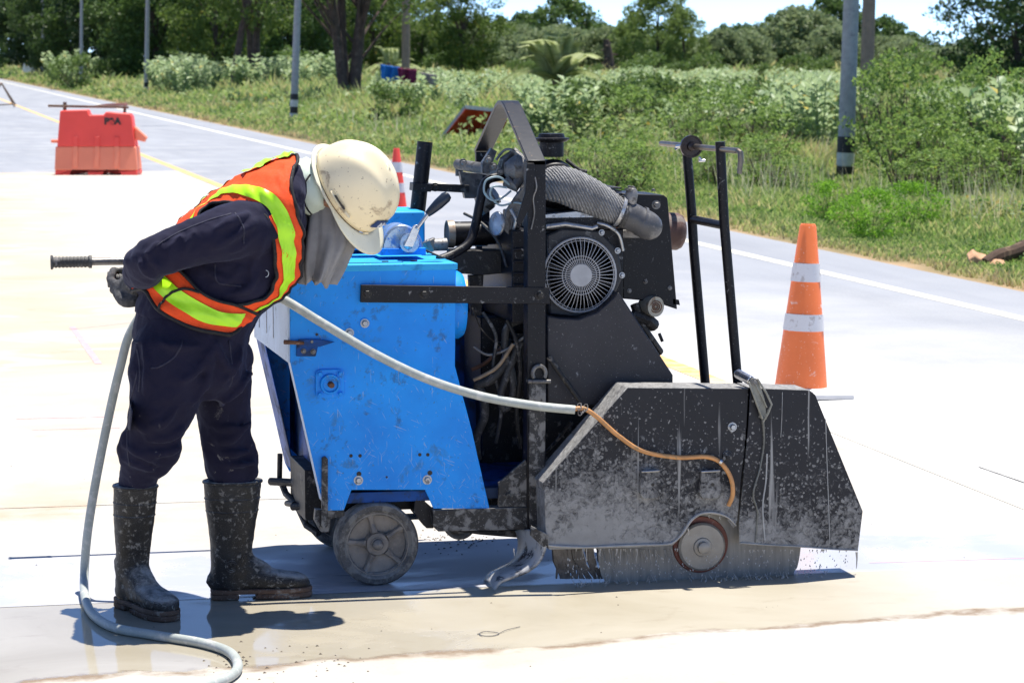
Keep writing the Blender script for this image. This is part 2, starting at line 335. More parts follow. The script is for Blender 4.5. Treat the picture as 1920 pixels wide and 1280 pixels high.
def mat_concrete():
    m, N, L, P = nt('cream_concrete_slab'); pos, xyz = wcoords(N, L)
    mp = N.new('ShaderNodeMapping'); mp.inputs['Scale'].default_value = (.6, .8, 1); L.new(pos, mp.inputs[0])
    a = noise(N, L, mp.outputs[0], .8, 7, .62, .8); b = noise(N, L, pos, 3.0, 6, .6); f = noise(N, L, pos, 90, 3)
    c = mixc(N, L, ramp(N, L, a, .38, .62), (.45, .385, .30), (.485, .44, .365))
    c = mixc(N, L, mth(N, L, 'MAXIMUM', ramp(N, L, xyz[0], .9, 2.4, 0, .8), mth(N, L, 'MULTIPLY', ramp(N, L, xyz[1], 15, 11, 0, .8), ramp(N, L, noise(N, L, pos, .9, 5), .38, .58))), c, (.50, .485, .455))
    c = mixc(N, L, mth(N, L, 'MULTIPLY', ramp(N, L, b, .60, .68), .30), c, (.42, .30, .17))
    c = mixc(N, L, mth(N, L, 'MULTIPLY', ramp(N, L, noise(N, L, mp.outputs[0], 2.3, 5, .5, .8), .52, .60), .45), c, (.52, .51, .49))
    c = mixc(N, L, ramp(N, L, f, .62, .72, 0, .35), c, (.3, .26, .2))
    # slurry film this side of the cut: soft irregular shoreline near Y = 6.62 + .125 X, tan silt just outside it
    wob = mth(N, L, 'MULTIPLY', mth(N, L, 'SUBTRACT', noise(N, L, pos, 2.6, 8, .62), .5), .34)
    dy = mth(N, L, 'ADD', mth(N, L, 'SUBTRACT', xyz[1], mth(N, L, 'ADD', mth(N, L, 'MULTIPLY', xyz[0], .125), 6.62)), wob)   # >0 inside
    near_cut = ramp(N, L, xyz[1], 7.606, 7.600)
    film = mth(N, L, 'MULTIPLY', ramp(N, L, dy, -.008, .012), near_cut); inx = ramp(N, L, xyz[0], 3.9, 3.2); film = mth(N, L, 'MULTIPLY', film, ramp(N, L, xyz[0], 2.9, 2.5, .30, 1))
    rim = mth(N, L, 'MULTIPLY', mth(N, L, 'MULTIPLY', ramp(N, L, dy, -.055, -.012), ramp(N, L, dy, .03, .0)), ramp(N, L, noise(N, L, pos, 5, 6, .65), .36, .52))
    sa = noise(N, L, mp.outputs[0], 2.2, 7, .6, .8); sb = noise(N, L, mp.outputs[0], 12, 6, .65, .6)
    sc_ = mixc(N, L, ramp(N, L, sa, .35, .65), (.37, .33, .25), (.45, .41, .33)); sc_ = mixc(N, L, ramp(N, L, sb, .58, .74, 0, .5), sc_, (.30, .25, .18))
    # clear wet sheet beyond the cut, thinning away from the saw
    wb = mth(N, L, 'ADD', ramp(N, L, xyz[1], 8.75, 8.0), mth(N, L, 'MULTIPLY', wob, 2.2)); wb = mth(N, L, 'MULTIPLY', ramp(N, L, wb, .25, .75), ramp(N, L, xyz[1], 7.600, 7.606)); wb = mth(N, L, 'MULTIPLY', wb, ramp(N, L, xyz[0], 3.75, 3.3))
    band = mth(N, L, 'MULTIPLY', mth(N, L, 'MULTIPLY', ramp(N, L, xyz[1], 8.85, 9.15), ramp(N, L, xyz[1], 9.6, 9.3)), mth(N, L, 'MULTIPLY', ramp(N, L, xyz[0], 1.2, .6), ramp(N, L, b, .40, .58)))
    c = mixc(N, L, mth(N, L, 'MULTIPLY', band, .6), c, (.42, .31, .20))
    c = mixc(N, L, mth(N, L, 'MULTIPLY', wb, .85), c, (.47, .475, .51)); c = mixc(N, L, film, c, sc_); c = mixc(N, L, mth(N, L, 'MULTIPLY', rim, .9), c, (.22, .16, .11))
    L.new(c, P.inputs['Base Color']); P.inputs['IOR'].default_value = 1.35
    pud = ramp(N, L, mth(N, L, 'ADD', mth(N, L, 'SUBTRACT', sa, .5), ramp(N, L, xyz[0], 1.9, .7, -.24, .20)), -.06, .06)       # standing water round the boots
    fr_ = mth(N, L, 'SUBTRACT', .42, mth(N, L, 'MULTIPLY', pud, .36)); wr = ramp(N, L, sa, .42, .56, .12, .5)
    r = N.new('ShaderNodeMix'); L.new(film, r.inputs[0]); r.inputs[2].default_value = .9; L.new(fr_, r.inputs[3]); r2 = N.new('ShaderNodeMix'); L.new(wb, r2.inputs[0]); L.new(r.outputs[0], r2.inputs[2]); L.new(wr, r2.inputs[3]); L.new(r2.outputs[0], P.inputs['Roughness'])
    L.new(mth(N, L, 'ADD', .15, mth(N, L, 'MULTIPLY', mth(N, L, 'MAXIMUM', mth(N, L, 'MULTIPLY', film, ramp(N, L, pud, 0, 1, .25, .8)), mth(N, L, 'MULTIPLY', wb, .55)), .34)), P.inputs['Specular IOR Level'])
    dryb = mth(N, L, 'SUBTRACT', 1, mth(N, L, 'MAXIMUM', film, wb)); bump(N, L, P, mth(N, L, 'ADD', mth(N, L, 'MULTIPLY', mth(N, L, 'ADD', f, b), dryb), mth(N, L, 'MULTIPLY', noise(N, L, mp.outputs[0], 26, 3), .12)), .25, .004); return m
concrete = mat_concrete(); asphalt = mat_asphalt()
sheet('ground', [(-1500, -60), (2500, -60), (2500, 4000), (-1500, 4000)], -.0045, mat_earth())
sheet('asphalt_road', [(-2.2, -40), (7.05, -40), (7.05, 330), (-2.2, 330)], -.0012, asphalt)
sheet('concrete_slab', [(-12, -40), (3.62, -40), (3.62, 36.6), (-12, 36.6)], 0, concrete)
# saw kerf and joints
dark = M('dark_joint_filler', (.05, .045, .04), .9, 0, .2, 20, None, 0)
def strip(name, a, b, wd, z, mat, label=None):
    a = Vector((a[0], a[1], 0)); b = Vector((b[0], b[1], 0)); d = (b-a).normalized(); n = Vector((-d.y, d.x, 0))*wd/2; k = max(2, int((b-a).length/.08))
    if k > 400: k = 400
    mb = MB(); vs = []
    for i in range(k+1):
        p = a.lerp(b, i/k); j = 1+.35*mnoise.noise(Vector((i*.9, wd*90, 1))) if wd < .02 else 1
        vs += [p+n*j+Vector((0, 0, z)), p-n*j+Vector((0, 0, z))]
    mb.add(vs, [(2*i, 2*i+1, 2*i+3, 2*i+2) for i in range(k)]); o = mb.build(name, mat); o['kind'] = 'structure'; return o
strip('saw_kerf', (-1, 7.606), (2.2, 7.606), .004, .001, dark)
strip('pavement_joint', (-1, 9.30), (1.3, 9.30), .005, .001, dark)
g0, g1 = gr(1835, 875), gr(1960, 918)
strip('pavement_crack', g0, g1, .006, .001, dark)
pink = M('pink_marking_chalk', (.75, .36, .38), .9, 0, .2, 20, None, 0)
for a, b, wd in (((135, 612), (185, 682), .035), ((130, 618), (250, 604), .012), ((30, 785), (215, 781), .018), ((60, 806), (225, 802), .01), ((1630, 1055), (1925, 1046), .004)):
    strip('chalk_mark', gr(*a), gr(*b), wd, .001, pink)
def mat_line(name, col, dusty=False):
    m, N, L, P = nt(name); pos, xyz = wcoords(N, L)
    c = mixc(N, L, ramp(N, L, noise(N, L, pos, 7, 6, .7), .42, .62, 0, .55), col, (.50, .49, .46)); L.new(c, P.inputs['Base Color'])
    P.inputs['Roughness'].default_value = .8
    if dusty: c = mixc(N, L, ramp(N, L, mth(N, L, 'ADD', xyz[1], mth(N, L, 'MULTIPLY', noise(N, L, pos, 2, 4), 1.5)), 13.4, 12.6), c, (.56, .52, .45)); L.new(c, P.inputs['Base Color'])
    return m
yl = mat_line('yellow_road_paint', (.80, .44, .10), True)
strip('yellow_centre_line', (3.70, 8), (3.70, 330), .11, .0008, yl)
strip('white_edge_line', (6.32, -10), (6.32, 330), .11, .0005, mat_line('white_road_paint', (.72, .70, .60)))
# ------------------------------------------------------------------ concrete saw
YN = 7.68
S0 = at(720, 1000, 8.05); S0.z = 0
saw = empty('concrete_saw', S0, 'blue and black walk-behind concrete saw with its splashed blade guard down on the wet slab', 'saw')
def part(mb, name, mat, parent=None, bevel=.0015, **k): return mb.build(name, mat, parent or saw, bevel, **k)
# body
side_px = [(543, 503), (855, 505), (854, 600), (853, 686), (885, 808), (918, 953), (813, 953), (797, 918), (659, 918), (645, 956), (613, 957), (604, 940), (575, 812), (544, 678)]
sp = part(MB().plate(side_px, YN, .006), 'side_panel', blue)
sp['label'] = 'scratched blue side panel with wheel notch'
farpanel = MB().prism([p+Vector((0, .76, 0)) for p in [at(x, y, YN) for x, y in side_px]], (0, .006, 0))
part(farpanel, 'side_panel', blue)
XL, XR, ZT = at(543, 503, YN).x, at(855, 505, YN).x, at(700, 504, YN).z
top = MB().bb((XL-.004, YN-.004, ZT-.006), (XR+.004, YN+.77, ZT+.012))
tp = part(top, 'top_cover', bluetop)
mb = MB()
mb.bb((XL+.07, YN+.06, ZT+.012), (XR-.14, YN+.066, ZT+.0135))
for q in ((722, 491), (776, 487)): p = at(*q, YN+.1); mb.box((p.x, YN+.10, ZT+.013), (.018, .01, .003))
part(mb, 'cover_seam', dark, tp, 0)
# rear panel (pale), slanting lower edge
a = at(543, 680, YN); zb = a.z; zf = at(543, 690, YN).z
zfar = at(470, 632, YN+.76).z
mb = MB().prism([(XL, YN+.002, zb), (XL, YN+.756, zfar), (XL, YN+.756, ZT-.001), (XL, YN+.002, ZT-.001)], (-.006, 0, 0))
rp = part(mb, 'rear_panel', pale)
mb = MB()
for k in (.3, .45, .62): part(MB().bb((XL-.0085, YN+k, zb+.04), (XL-.006, YN+k+.004, ZT-.01)), 'panel_seam', alu, rp, 0)
# rear flanges of both panels; lit edge and shade are put into their colours
def flange(Y0, wd, mat):
    pts = [at(x, y, YN) for x, y in ((544, 678), (575, 812), (604, 940))]; mb = MB()
    for a, b in zip(pts, pts[1:]):
        d = (b-a).normalized(); n = Vector((-d.z, 0, d.x))*.004
        mb.prism([Vector((a.x, Y0, a.z)), Vector((b.x, Y0, b.z)), Vector((b.x, Y0+wd, b.z)), Vector((a.x, Y0+wd, a.z))], n)
    return mb
part(flange(YN+.004, .05, pale), 'panel_flange', pale, sp)
part(flange(YN+.56, .2, blue), 'panel_flange', bluedk)
# inner tub, floor, front wall
def Z(y): return at(700, y, YN).z
mb = MB()
mb.bb((XL+.10, YN+.05, Z(905)), (XL+.108, YN+.74, ZT-.02))      # inner bulkhead
mb.bb((XL+.12, YN+.03, Z(945)), (2.0, YN+.73, Z(925)))
mb.bb((1.60, YN+.70, Z(925)), (2.02, YN+.71, Z(600)))
part(mb, 'inner_tub', bluedk)
mb = MB(); mb.bb((1.56, YN+.45, Z(600)), (1.80, YN+.72, Z(592)+.012)); part(mb, 'deck_plate', blue)
# wheel well
mb = MB()
mb.bb((at(650, 950, YN).x, YN+.02, Z(918)), (at(800, 950, YN).x, YN+.30, Z(905)))
mb.bb((at(640, 950, YN).x, YN+.12, Z(970)), (at(812, 950, YN).x, YN+.14, Z(905)))
mb.plate([(780, 925), (815, 955), (813, 990), (800, 990), (775, 960)], YN+.03, .05)
part(mb, 'wheel_well', black)
# right hand blue bulge drum
c = at(855, 573, YN+.1)
part(MB().lathe((XR-.02, YN+.13, c.z), (1, 0, 0), [(0, .098), (.050, .098), (.062, .09), (.064, .02)], 40), 'drum_cover', blue, None, 0)
# tie bar and bolts
tb = part(MB().plate([(677, 534), (1031, 539), (1031, 570), (676, 567)], YN-.016, .012), 'tie_bar', black)
for q in ((688, 550), (795, 551), (1012, 553)): part(MB().bolt(at(*q, YN-.016), r=.0095, h=.009), 'bolt', grime, tb, 0)
# holes and bolts on the side panel
mb = MB()
for x, y, r in ((658, 854, .005), (675, 854, .005), (787, 852, .005), (802, 852, .005), (673, 888, .007), (806, 886, .007), (725, 894, .003), (594, 627, .004)):
    p = at(x, y, YN); part(MB().lathe(p+Vector((0, -.0008, 0)), (0, -1, 0), [(0, r), (.0003, r)], 14), 'bolt_hole', dark, sp, 0)
for x, y in ((672, 900), (801, 899), (655, 624), (684, 606)): part(MB().bolt(at(x, y, YN), r=.009, h=.008), 'bolt', alu, sp, 0)
mb = MB(); p = at(684, 606, YN); mb.tube([p+Vector((.014*math.cos(t), -.001, .014*math.sin(t))) for t in np.linspace(0, 6.0, 20)], .0014, 6); part(mb, 'weld_ring', blue, sp, 0)
# bearing flange
p = at(618, 719, YN); h = .041
mb = MB().prism([p+Vector((x*h+0, 0, z*h)) for x, z in ((-1, -.7), (-.7, -1), (.7, -1), (1, -.7), (1, .7), (.7, 1), (-.7, 1), (-1, .7))], (0, -.008, 0))
mb.lathe(p+Vector((0, -.008, 0)), (0, -1, 0), [(0, .030), (.010, .028), (.010, .022), (.004, .021), (.004, .010), (.006, .0)], 36)
bf = part(mb, 'bearing_flange', blue)
for dx in (-1, 1):
    for dz in (-1, 1): part(MB().bolt(p+Vector((dx*.029, -.008, dz*.029)), r=.007, h=.008), 'bolt', blue, bf, 0)
part(MB().cyl(p+Vector((0, -.006, 0)), p+Vector((.002, -.03, -.002)), .009, .008), 'shaft_end', rust, bf)
# door latch
mb = MB().plate([(556, 643), (598, 643), (592, 668), (556, 668)], YN-.005, .004).plate([(560, 636), (600, 636), (628, 641), (600, 650), (560, 652)], YN-.012, .006)
la = part(mb, 'door_latch', bluedk); part(MB().cyl(at(532, 641, YN-.012), at(570, 643, YN-.012), .0065, .005, 12), 'latch_pin', rust, la)
for q in ((569, 658), (587, 659), (584, 640)): part(MB().bolt(at(*q, YN-.006), r=.005, h=.007), 'bolt', iron, la, 0)
# vertical muddy bar and foot
mb = MB().plate([(604, 858), (610, 855), (615, 860), (615, 985), (608, 992), (603, 985)], YN-.012, .012).plate([(592, 955), (646, 957), (646, 967), (620, 972), (617, 997), (602, 997), (590, 975)], YN+.005, .03)
part(mb, 'jack_bracket', blackm)
# rear hitch tangle
mb = MB(); T = lambda *q: [at(*a) for a in q]
mb.tube(T((525, 850, 8.2), (524, 905, 8.2)), .008); mb.tube(T((507, 902, 8.2), (560, 905, 8.1)), .012)
mb.tube(T((528, 905, 8.2), (536, 925, 8.15), (556, 945, 8.05), (575, 985, 7.95), (598, 1000, 7.9)), .010); mb.tube(T((538, 943, 8.1), (552, 945, 8.0)), .009); mb.tube(T((548, 950, 8.0), (610, 945, 7.9)), .011)
mb.tube(T((560, 930, 8.05), (612, 985, 7.85)), .012)
mb.bb(at(545, 945, 8.15), at(600, 880, 7.85)); mb.tube(T((570, 880, 8.1), (575, 900, 7.9), (612, 905, 7.8)), .014)
part(mb, 'hitch_linkage', grime)
# main chassis rail
mb = MB().plate([(812, 956), (1000, 950), (1003, 992), (822, 996), (812, 985)], YN-.004, .06)
mb.plate([(935, 905), (985, 862), (990, 870), (990, 949), (935, 950)], YN+.0, .012)
mb.bb(at(700, 975, YN+.15), at(1000, 955, YN+.25))
ch = part(mb, 'chassis_rail', blackm); part(MB().bolt(at(953, 928, YN), r=.009), 'bolt', blackm, ch, 0)
part(MB().plate([(858, 996), (1000, 993), (1000, 1010), (900, 1002)], YN+.1, .3), 'under_plate', grime)
# wheels
def wheel(cx, cy, Y, r, wd, name='wheel', up=False):
    c = at(cx, cy, Y)
    if not up: c.z = r
    t = MB().lathe(c, (0, 1, 0), [(.004, r*.80), (0, r*.84), (.001, r*.95), (.010, r), (wd-.010, r), (wd, r*.95), (wd, r*.78), (wd-.01, r*.7), (.012, r*.7), (.004, r*.80)], 64, False)
    w_ = part(t, name, tyre, None, 0)
    h_ = MB().lathe(c+Vector((0, .008, 0)), (0, 1, 0), [(.0, r*.80), (-.001, r*.74), (.018, r*.70), (.024, r*.30), (.006, r*.28), (.002, r*.26), (.0, r*.17), (-.004, r*.165), (-.005, 0)], 48, False)
    h_.lathe(c+Vector((0, wd-.02, 0)), (0, 1, 0), [(0, r*.76), (.002, 0)], 32, False)
    hb = part(h_, 'rim', hub, w_, 0)
    mb = MB()
    for k in range(5):
        a = k*2*math.pi/5+.55; d = Vector((math.cos(a), 0, math.sin(a))); mb.tube([c+d*r*.27+Vector((0, .016, 0)), c+d*r*.5+Vector((0, .024, 0)), c+d*r*.74+Vector((0, .02, 0))], [.011, .007, .011], 8)
    part(mb, 'spoke', hub, hb, 0)
    part(MB().lathe(c+Vector((0, .006, 0)), (0, -1, 0), [(0, .0165), (.010, .0155), (.014, .010), (.015, 0)], 20, False), 'axle_end', iron, w_, 0)
wheel(709, 1021, YN+.01, .1185, .085)
wheel(645, 985, YN+.62, .1185, .085)
wheel(864, 982, YN+.15, .048, .04, up=True)
part(MB().cyl(at(709, 1021, YN+.05)*1, at(645, 985, YN+.68), .014), 'axle', grime)
# posts and lifting hoop across the machine
x0, x1 = at(989, 330, YN-.01).x, at(1023, 330, YN-.01).x; zt = at(1000, 301, YN-.01).z
mb = MB().prism([(x0, YN-.012, .13), (x1, YN-.012, .13), (x1, YN-.012, zt), (x0, YN-.012, zt)], (0, .008, 0)); mb.prism([(x0, YN-.004, .13), (x0+.008, YN-.004, .13), (x0+.008, YN-.004, zt), (x0, YN-.004, zt)], (0, .045, 0))
part(mb, 'near_post', black)['label'] = 'black upright post beside the fan'
mb = MB().bb((x0, YN+.70, .2), (x1-.01, YN+.72, zt)); part(mb, 'far_post', black)
za = at(945, 189, YN+.36).z
prof = [(YN-.012, zt), (YN+.30, za-.012), (YN+.34, za), (YN+.39, za), (YN+.43, za-.012), (YN+.73, zt+.01)]
mb = MB(); vs = []
for y, z in prof: vs += [(x0, y, z), (x1, y, z), (x1, y, z-.014), (x0, y, z-.014)]
fs = []
for k in range(len(prof)-1):
    for j in range(4): fs.append((4*k+j, 4*k+(j+1) % 4, 4*k+4+(j+1) % 4, 4*k+4+j))
mb.add(vs, fs+[(3, 2, 1, 0), tuple(4*len(prof)-4+j for j in range(4))]); hoop = part(mb, 'lifting_hoop', M('scuffed_hoop_paint', (.012, .013, .018), .38, 0, .2, 12, ((.34, .20, .10), .10, 14), .1, 60, .35), None, .002)
# lower grey strap on the post with its eye ring
mb = MB().plate([(992, 712), (1024, 712), (1022, 870), (1018, 990), (993, 990)], YN-.022, .009); st = part(mb, 'hook_strap', blackm)
mb = MB(); p = at(1011, 700, YN-.026)
mb.tube([p+Vector((.0, 0, 0))+Vector((.019*math.cos(t), 0, .022*math.sin(t))) for t in np.linspace(-.6, math.pi+.6, 16)], .0058, 8); mb.cyl(at(990, 715, YN-.026), at(1032, 715, YN-.026), .006); part(mb, 'eye_ring', iron, st, 0)
part(MB().tube(T((1028, 668, YN), (1052, 702, YN-.01), (1088, 752, YN-.02)), .008), 'diagonal_stay', grime)
# belt cover
part(MB().plate([(1026, 592), (1050, 596), (1085, 598), (1120, 585), (1148, 560), (1160, 547), (1262, 703), (1262, 760), (1026, 760)], YN+.03, .08), 'belt_cover', M('speckled_black_cover', (.018, .016, .02), .5, 0, .3, 10, ((.36, .36, .36), .10, 30), .15, 80), None, .004)
# engine
E0, E1 = at(946, 600, 7.9), at(1165, 425, 7.9)
mb = MB().bb((E0.x, 7.80, E0.z), (E1.x-.02, 8.22, E1.z)); mb.bb((E0.x+.06, 7.78, E1.z), (E1.x-.05, 8.2, E1.z+.04))
for k in range(4): mb.bb((E0.x+.004, 7.792, E1.z-.05-k*.035), (E0.x+.085, 7.80, E1.z-.06-k*.035))
mb.bb((E0.x-.05, 8.0, E0.z-.25), (E1.x+.05, 8.25, E0.z))
eng = part(mb, 'engine_block', black, None, .008)
mb = MB()
for k in range(9): mb.bb((E1.x-.16, 7.785, E1.z+.045+k*.009), (E1.x-.03, 8.1, E1.z+.049+k*.009))
part(mb, 'cooling_fins', grime, eng, 0)
mb = MB().plate([(1025, 440), (1055, 428), (1125, 432), (1160, 470), (1168, 520), (1150, 560), (1100, 598), (1030, 590)], 7.775, .03)
part(mb, 'fan_shroud', M('black_cast_shroud', (.03, .03, .033), .5, .2, .3, 15, ((.2, .2, .2), .2, 30), .2), eng, .006)
mb = MB().tube(T((1024, 425, 7.76), (1060, 420, 7.75), (1110, 428, 7.75), (1120, 424, 7.75)), .007).plate([(1020, 402), (1080, 396), (1122, 405), (1120, 412), (1020, 412)], 7.78, .05)
part(mb, 'cover_edge', alu, eng)
# fan guard
fc = at(1089, 516, 7.745); fr = .107; mb = MB()
Yv = Vector((0, 1, 0)); D = lambda a: Vector((math.cos(a), 0, math.sin(a)))
for rr, dy, tr in ((fr, .012, .0034), (fr*.93, .006, .0010), (fr*.52, -.003, .0014), (fr*.43, -.003, .0010)):
    mb.tube([fc+Yv*dy+D(t)*rr for t in np.linspace(0, 2*math.pi, 48, endpoint=False)], tr, 6, True)
for k in range(48):
    a = k*2*math.pi/48; d = D(a); mb.tube([fc+Yv*-.003+d*fr*.30, fc+Yv*-.003+d*fr*.55, fc+Yv*0+d*fr*.75, fc+Yv*.012+d*fr], .0012, 5)
mb.lathe(fc+Yv*-.001, (0, -1, 0), [(0, fr*.31), (.004, fr*.30), (.004, 0)], 32, False)
fg = part(mb, 'fan_guard', M('chalky_grey_wire', (.42, .42, .43), .55, .3, .1, 20, None, 0), eng, 0)
mb = MB().lathe(fc+Yv*.03, (0, -1, 0), [(0, fr), (0, fr*.4), (.008, fr*.38), (.008, 0)], 40, False)
for k in range(14):
    a = k*2*math.pi/14; mb.prism([fc+Yv*.03+D(a)*fr*.35, fc+Yv*.03+D(a+.12)*fr*.95, fc+Yv*.03+D(a+.17)*fr*.95, fc+Yv*.03+D(a+.10)*fr*.35], (0, -.014, 0))
part(mb, 'fan_rotor', black, eng, 0)
# intake filter and its cap
c = at(1034, 262, 7.95)
mb = MB().lathe(c+Vector((0, 0, -.05)), (0, 0, 1), [(0, .036), (.042, .036), (.046, .046), (.052, .053), (.055, .053), (.057, .040), (.063, .038), (.068, .036), (.069, 0)], 40)
part(mb, 'filter_cap', black, eng, 0)
c = at(1030, 345, 7.97); mb = MB().lathe(c+Vector((0, -.1, 0)), (0, 1, 0), [(0, .05), (.01, .066), (.05, .072), (.055, .076), (.06, .072), (.2, .07), (.21, .03)], 40)
mb.bb((c.x-.06, 7.9, c.z-.13), (c.x+.11, 8.15, c.z-.03)); part(mb, 'air_filter_can', black, eng, .003)
# fabric duct with spiral ribs
pts = spline(T((1030, 345, 7.84), (1060, 348, 7.80), (1105, 368, 7.79), (1150, 392, 7.79), (1172, 402, 7.79)), 14); n = len(pts)
rad = [(.047+.012*math.sin(min(1, i/n*1.25)*math.pi))*(1-.18*i/n)+.0014*math.sin(i*2.4) for i in range(n)]
du = part(MB().tube(pts, rad, 36), 'intake_duct', duct, eng, 0, ang=60)
mb = MB(); q = at(1160, 397, 7.79); dd = (pts[-1]-pts[-6]).normalized()
mb.lathe(q-dd*.006, dd, [(0, .046), (0, .050), (.010, .050), (.010, .046)], 40, False); part(mb, 'duct_clamp', alu, du, 0)
mb = MB().lathe(q+dd*.012, dd, [(0, .044), (.012, .042), (.02, .04)], 40); part(mb, 'duct_cuff', rubber, du, 0)
pts = spline(T((1168, 400, 7.79), (1195, 412, 7.785), (1216, 424, 7.78), (1226, 430, 7.80)), 6)
mb = MB().tube(pts, [.041]*6+[.040, .0405, .0405, .041, .0415, .0415, .041, .040, .038, .034, .028, .02, .008], 32)
mb.lathe(at(1200, 414, 7.785), dd, [(0, .0415), (0, .044), (.008, .044), (.008, .0415)], 36, False); part(mb, 'rubber_elbow', rubberg, eng, 0)
mb = MB().lathe(at(1181, 385, 7.78), Vector((.15, 0, 1)), [(0, .014), (.008, .018), (.03, .019), (.045, .015), (.052, .008), (.055, .008), (.057, 0)], 14); mb.lathe(at(1181, 358, 7.78), Vector((.15, 0, 1)), [(0, .017), (.006, .017)], 8)
part(mb, 'dust_valve', iron, eng, 0)
# radiator box
mb = MB(); A = [at(x, y, 7.9) for x, y in ((1165, 362), (1245, 366), (1252, 372), (1270, 580), (1226, 565), (1168, 560))]
mb.prism(A, (0, .22, 0)); mb.plate([(1120, 430), (1168, 425), (1168, 560), (1130, 545)], 7.88, .2)
rb = part(mb, 'engine_side_box', black, None, .003); part(MB().bolt(at(1230, 384, 7.9), r=.009, h=.01), 'bolt', iron, rb, 0)
mb = MB().plate([(1262, 560), (1273, 562), (1275, 572), (1262, 570)], 7.9, .004); part(mb, 'catch', black, rb, 0)
# muffler at the far side
mb = MB().lathe(at(1225, 432, 8.15), (1, 0, -.06), [(0, .057), (.075, .057), (.088, .05), (.096, .036), (.10, .012), (.1, 0)], 32); part(mb, 'brown_silencer', muf, eng, 0)
# alternator
mb = MB().lathe(at(1230, 575, 7.88), Vector((-.4, 1, 0)), [(0, .03), (.012, .031), (.05, .03)], 28); part(mb, 'alternator_pulley', M('cream_pulley', (.42, .38, .30), .5, .3, .2, 20, ((.25, .15, .08), .4, 30), .1), eng, 0)
p = at(1230, 575, 7.875); mb = MB()
for rr in (.006, .011, .017): mb.tube([p+Vector((rr*math.cos(t), 0, rr*math.sin(t))) for t in np.linspace(0, 6.28, 20, endpoint=False)], .0018, 6, True)
part(mb, 'pulley_groove', rust, eng, 0)
mb = MB(); mb.tube(T((1185, 590, 7.9), (1215, 600, 7.9), (1225, 610, 7.92)), .02); mb.tube(T((1190, 570, 7.9), (1205, 615, 7.9), (1222, 640, 7.92), (1236, 660, 7.95)), .014); mb.tube(T((1236, 625, 7.92), (1242, 640, 7.92)), .005)
part(mb, 'alternator_body', grime, eng, 0)
# clutch cylinder line on the left of the engine
mb = MB().lathe(at(838, 439, 8.05), (1, 0, 0), [(0, .026), (0, .036), (.008, .040), (.02, .040), (.021, .037), (.12, .037), (.12, .033), (.17, .033)], 36)
cy = part(mb, 'clutch_drum', black, None, 0); part(MB().lathe(at(838, 439, 8.05)+Vector((-.001, 0, 0)), (1, 0, 0), [(0, .034), (0, .041), (.02, .0415), (.02, .036)], 36, False), 'drum_ring', M('rusty_ring', (.30, .25, .2), .55, .4, .3, 20, ((.3, .15, .07), .4, 30), .2), cy, 0)
mb = MB().cyl(at(800, 460, 8.02), at(838, 458, 8.02), .017, .019, 20).cyl(at(803, 450, 8.02), at(812, 470, 8.02), .02, .02, 8); part(mb, 'shaft_coupling', iron, cy)
mb = MB().plate([(850, 470), (946, 470), (946, 512), (905, 516), (850, 512)], 7.95, .1).plate([(880, 516), (907, 516), (903, 592), (884, 592)], 8.0, .03); part(mb, 'engine_bed', grime)
# exhaust pipe
mb = MB(); a, b = at(797, 266, 8.28), at(783, 396, 8.28); mb.lathe(b, a-b, [(0, .0235), ((a-b).length, .0235), ((a-b).length, .020), ((a-b).length-.12, .020)], 28, False)
ex = part(mb, 'exhaust_pipe', black, None, 0); mb = MB().plate([(775, 343), (812, 345), (808, 360), (774, 358)], 8.25, .06); part(mb, 'pipe_clamp', black, ex)
mb = MB().plate([(806, 344), (880, 347), (880, 362), (806, 358)], 8.27, .012); part(mb, 'pipe_bracket', grime, ex); part(MB().bolt(at(816, 351, 8.27), r=.009), 'bolt', grime, ex, 0)
# far side box and gear dome with lever
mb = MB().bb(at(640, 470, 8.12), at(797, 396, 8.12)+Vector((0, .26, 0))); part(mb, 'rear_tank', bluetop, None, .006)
bluesil = M('part_painted_casting', (.42, .50, .60), .25, .7, .15, 20, ((.02, .18, .62), .42, 8), .2, 60)
gc = at(755, 470, 7.86); mb = MB()
mb.prism([gc+Vector((.062*math.cos(t), 0, .075*math.sin(t))) for t in np.linspace(0, math.pi, 22)], (0, .12, 0)); gd = part(mb, 'gearbox_dome', bluesil, None, .006)
mb = MB().bb(gc+Vector((-.066, -.012, -.012)), gc+Vector((.066, .13, .008))); part(mb, 'gearbox_foot', blue, gd)
mb = MB().cyl(at(768, 456, 7.80), at(768, 456, 7.90), .028, .03, 28); part(mb, 'lever_hub', bluesil, gd)
mb = MB().lathe(at(766, 458, 7.80), (0, -1, 0), [(0, .016), (.008, .014), (.012, .006), (.014, 0)], 10); part(mb, 'hub_nut', bluesil, gd, 0)
mb = MB().plate([(757, 462), (775, 464), (788, 428), (782, 421), (775, 423)], 7.785, .006); mb.tube(T((781, 430, 7.78), (803, 400, 7.78)), .0055); lv = part(mb, 'lever', chrome)
mb = MB(); a, b = at(801, 402, 7.78), at(842, 364, 7.78); Ln = (b-a).length; mb.lathe(a, b-a, [(0, .009), (Ln*.15, .012), (Ln*.5, .016), (Ln*.85, .0165), (Ln*.97, .012), (Ln, .004)], 20); part(mb, 'lever_grip', M('black_grip', (.012, .02, .035), .3, 0, .2, 20, None, .1), lv, 0)
gc2 = at(690, 466, 7.95); mb = MB().prism([gc2+Vector((.045*math.cos(t), 0, .05*math.sin(t))) for t in np.linspace(0, math.pi, 16)], (0, .1, 0)); part(mb, 'small_dome', bluesil, None, .005)
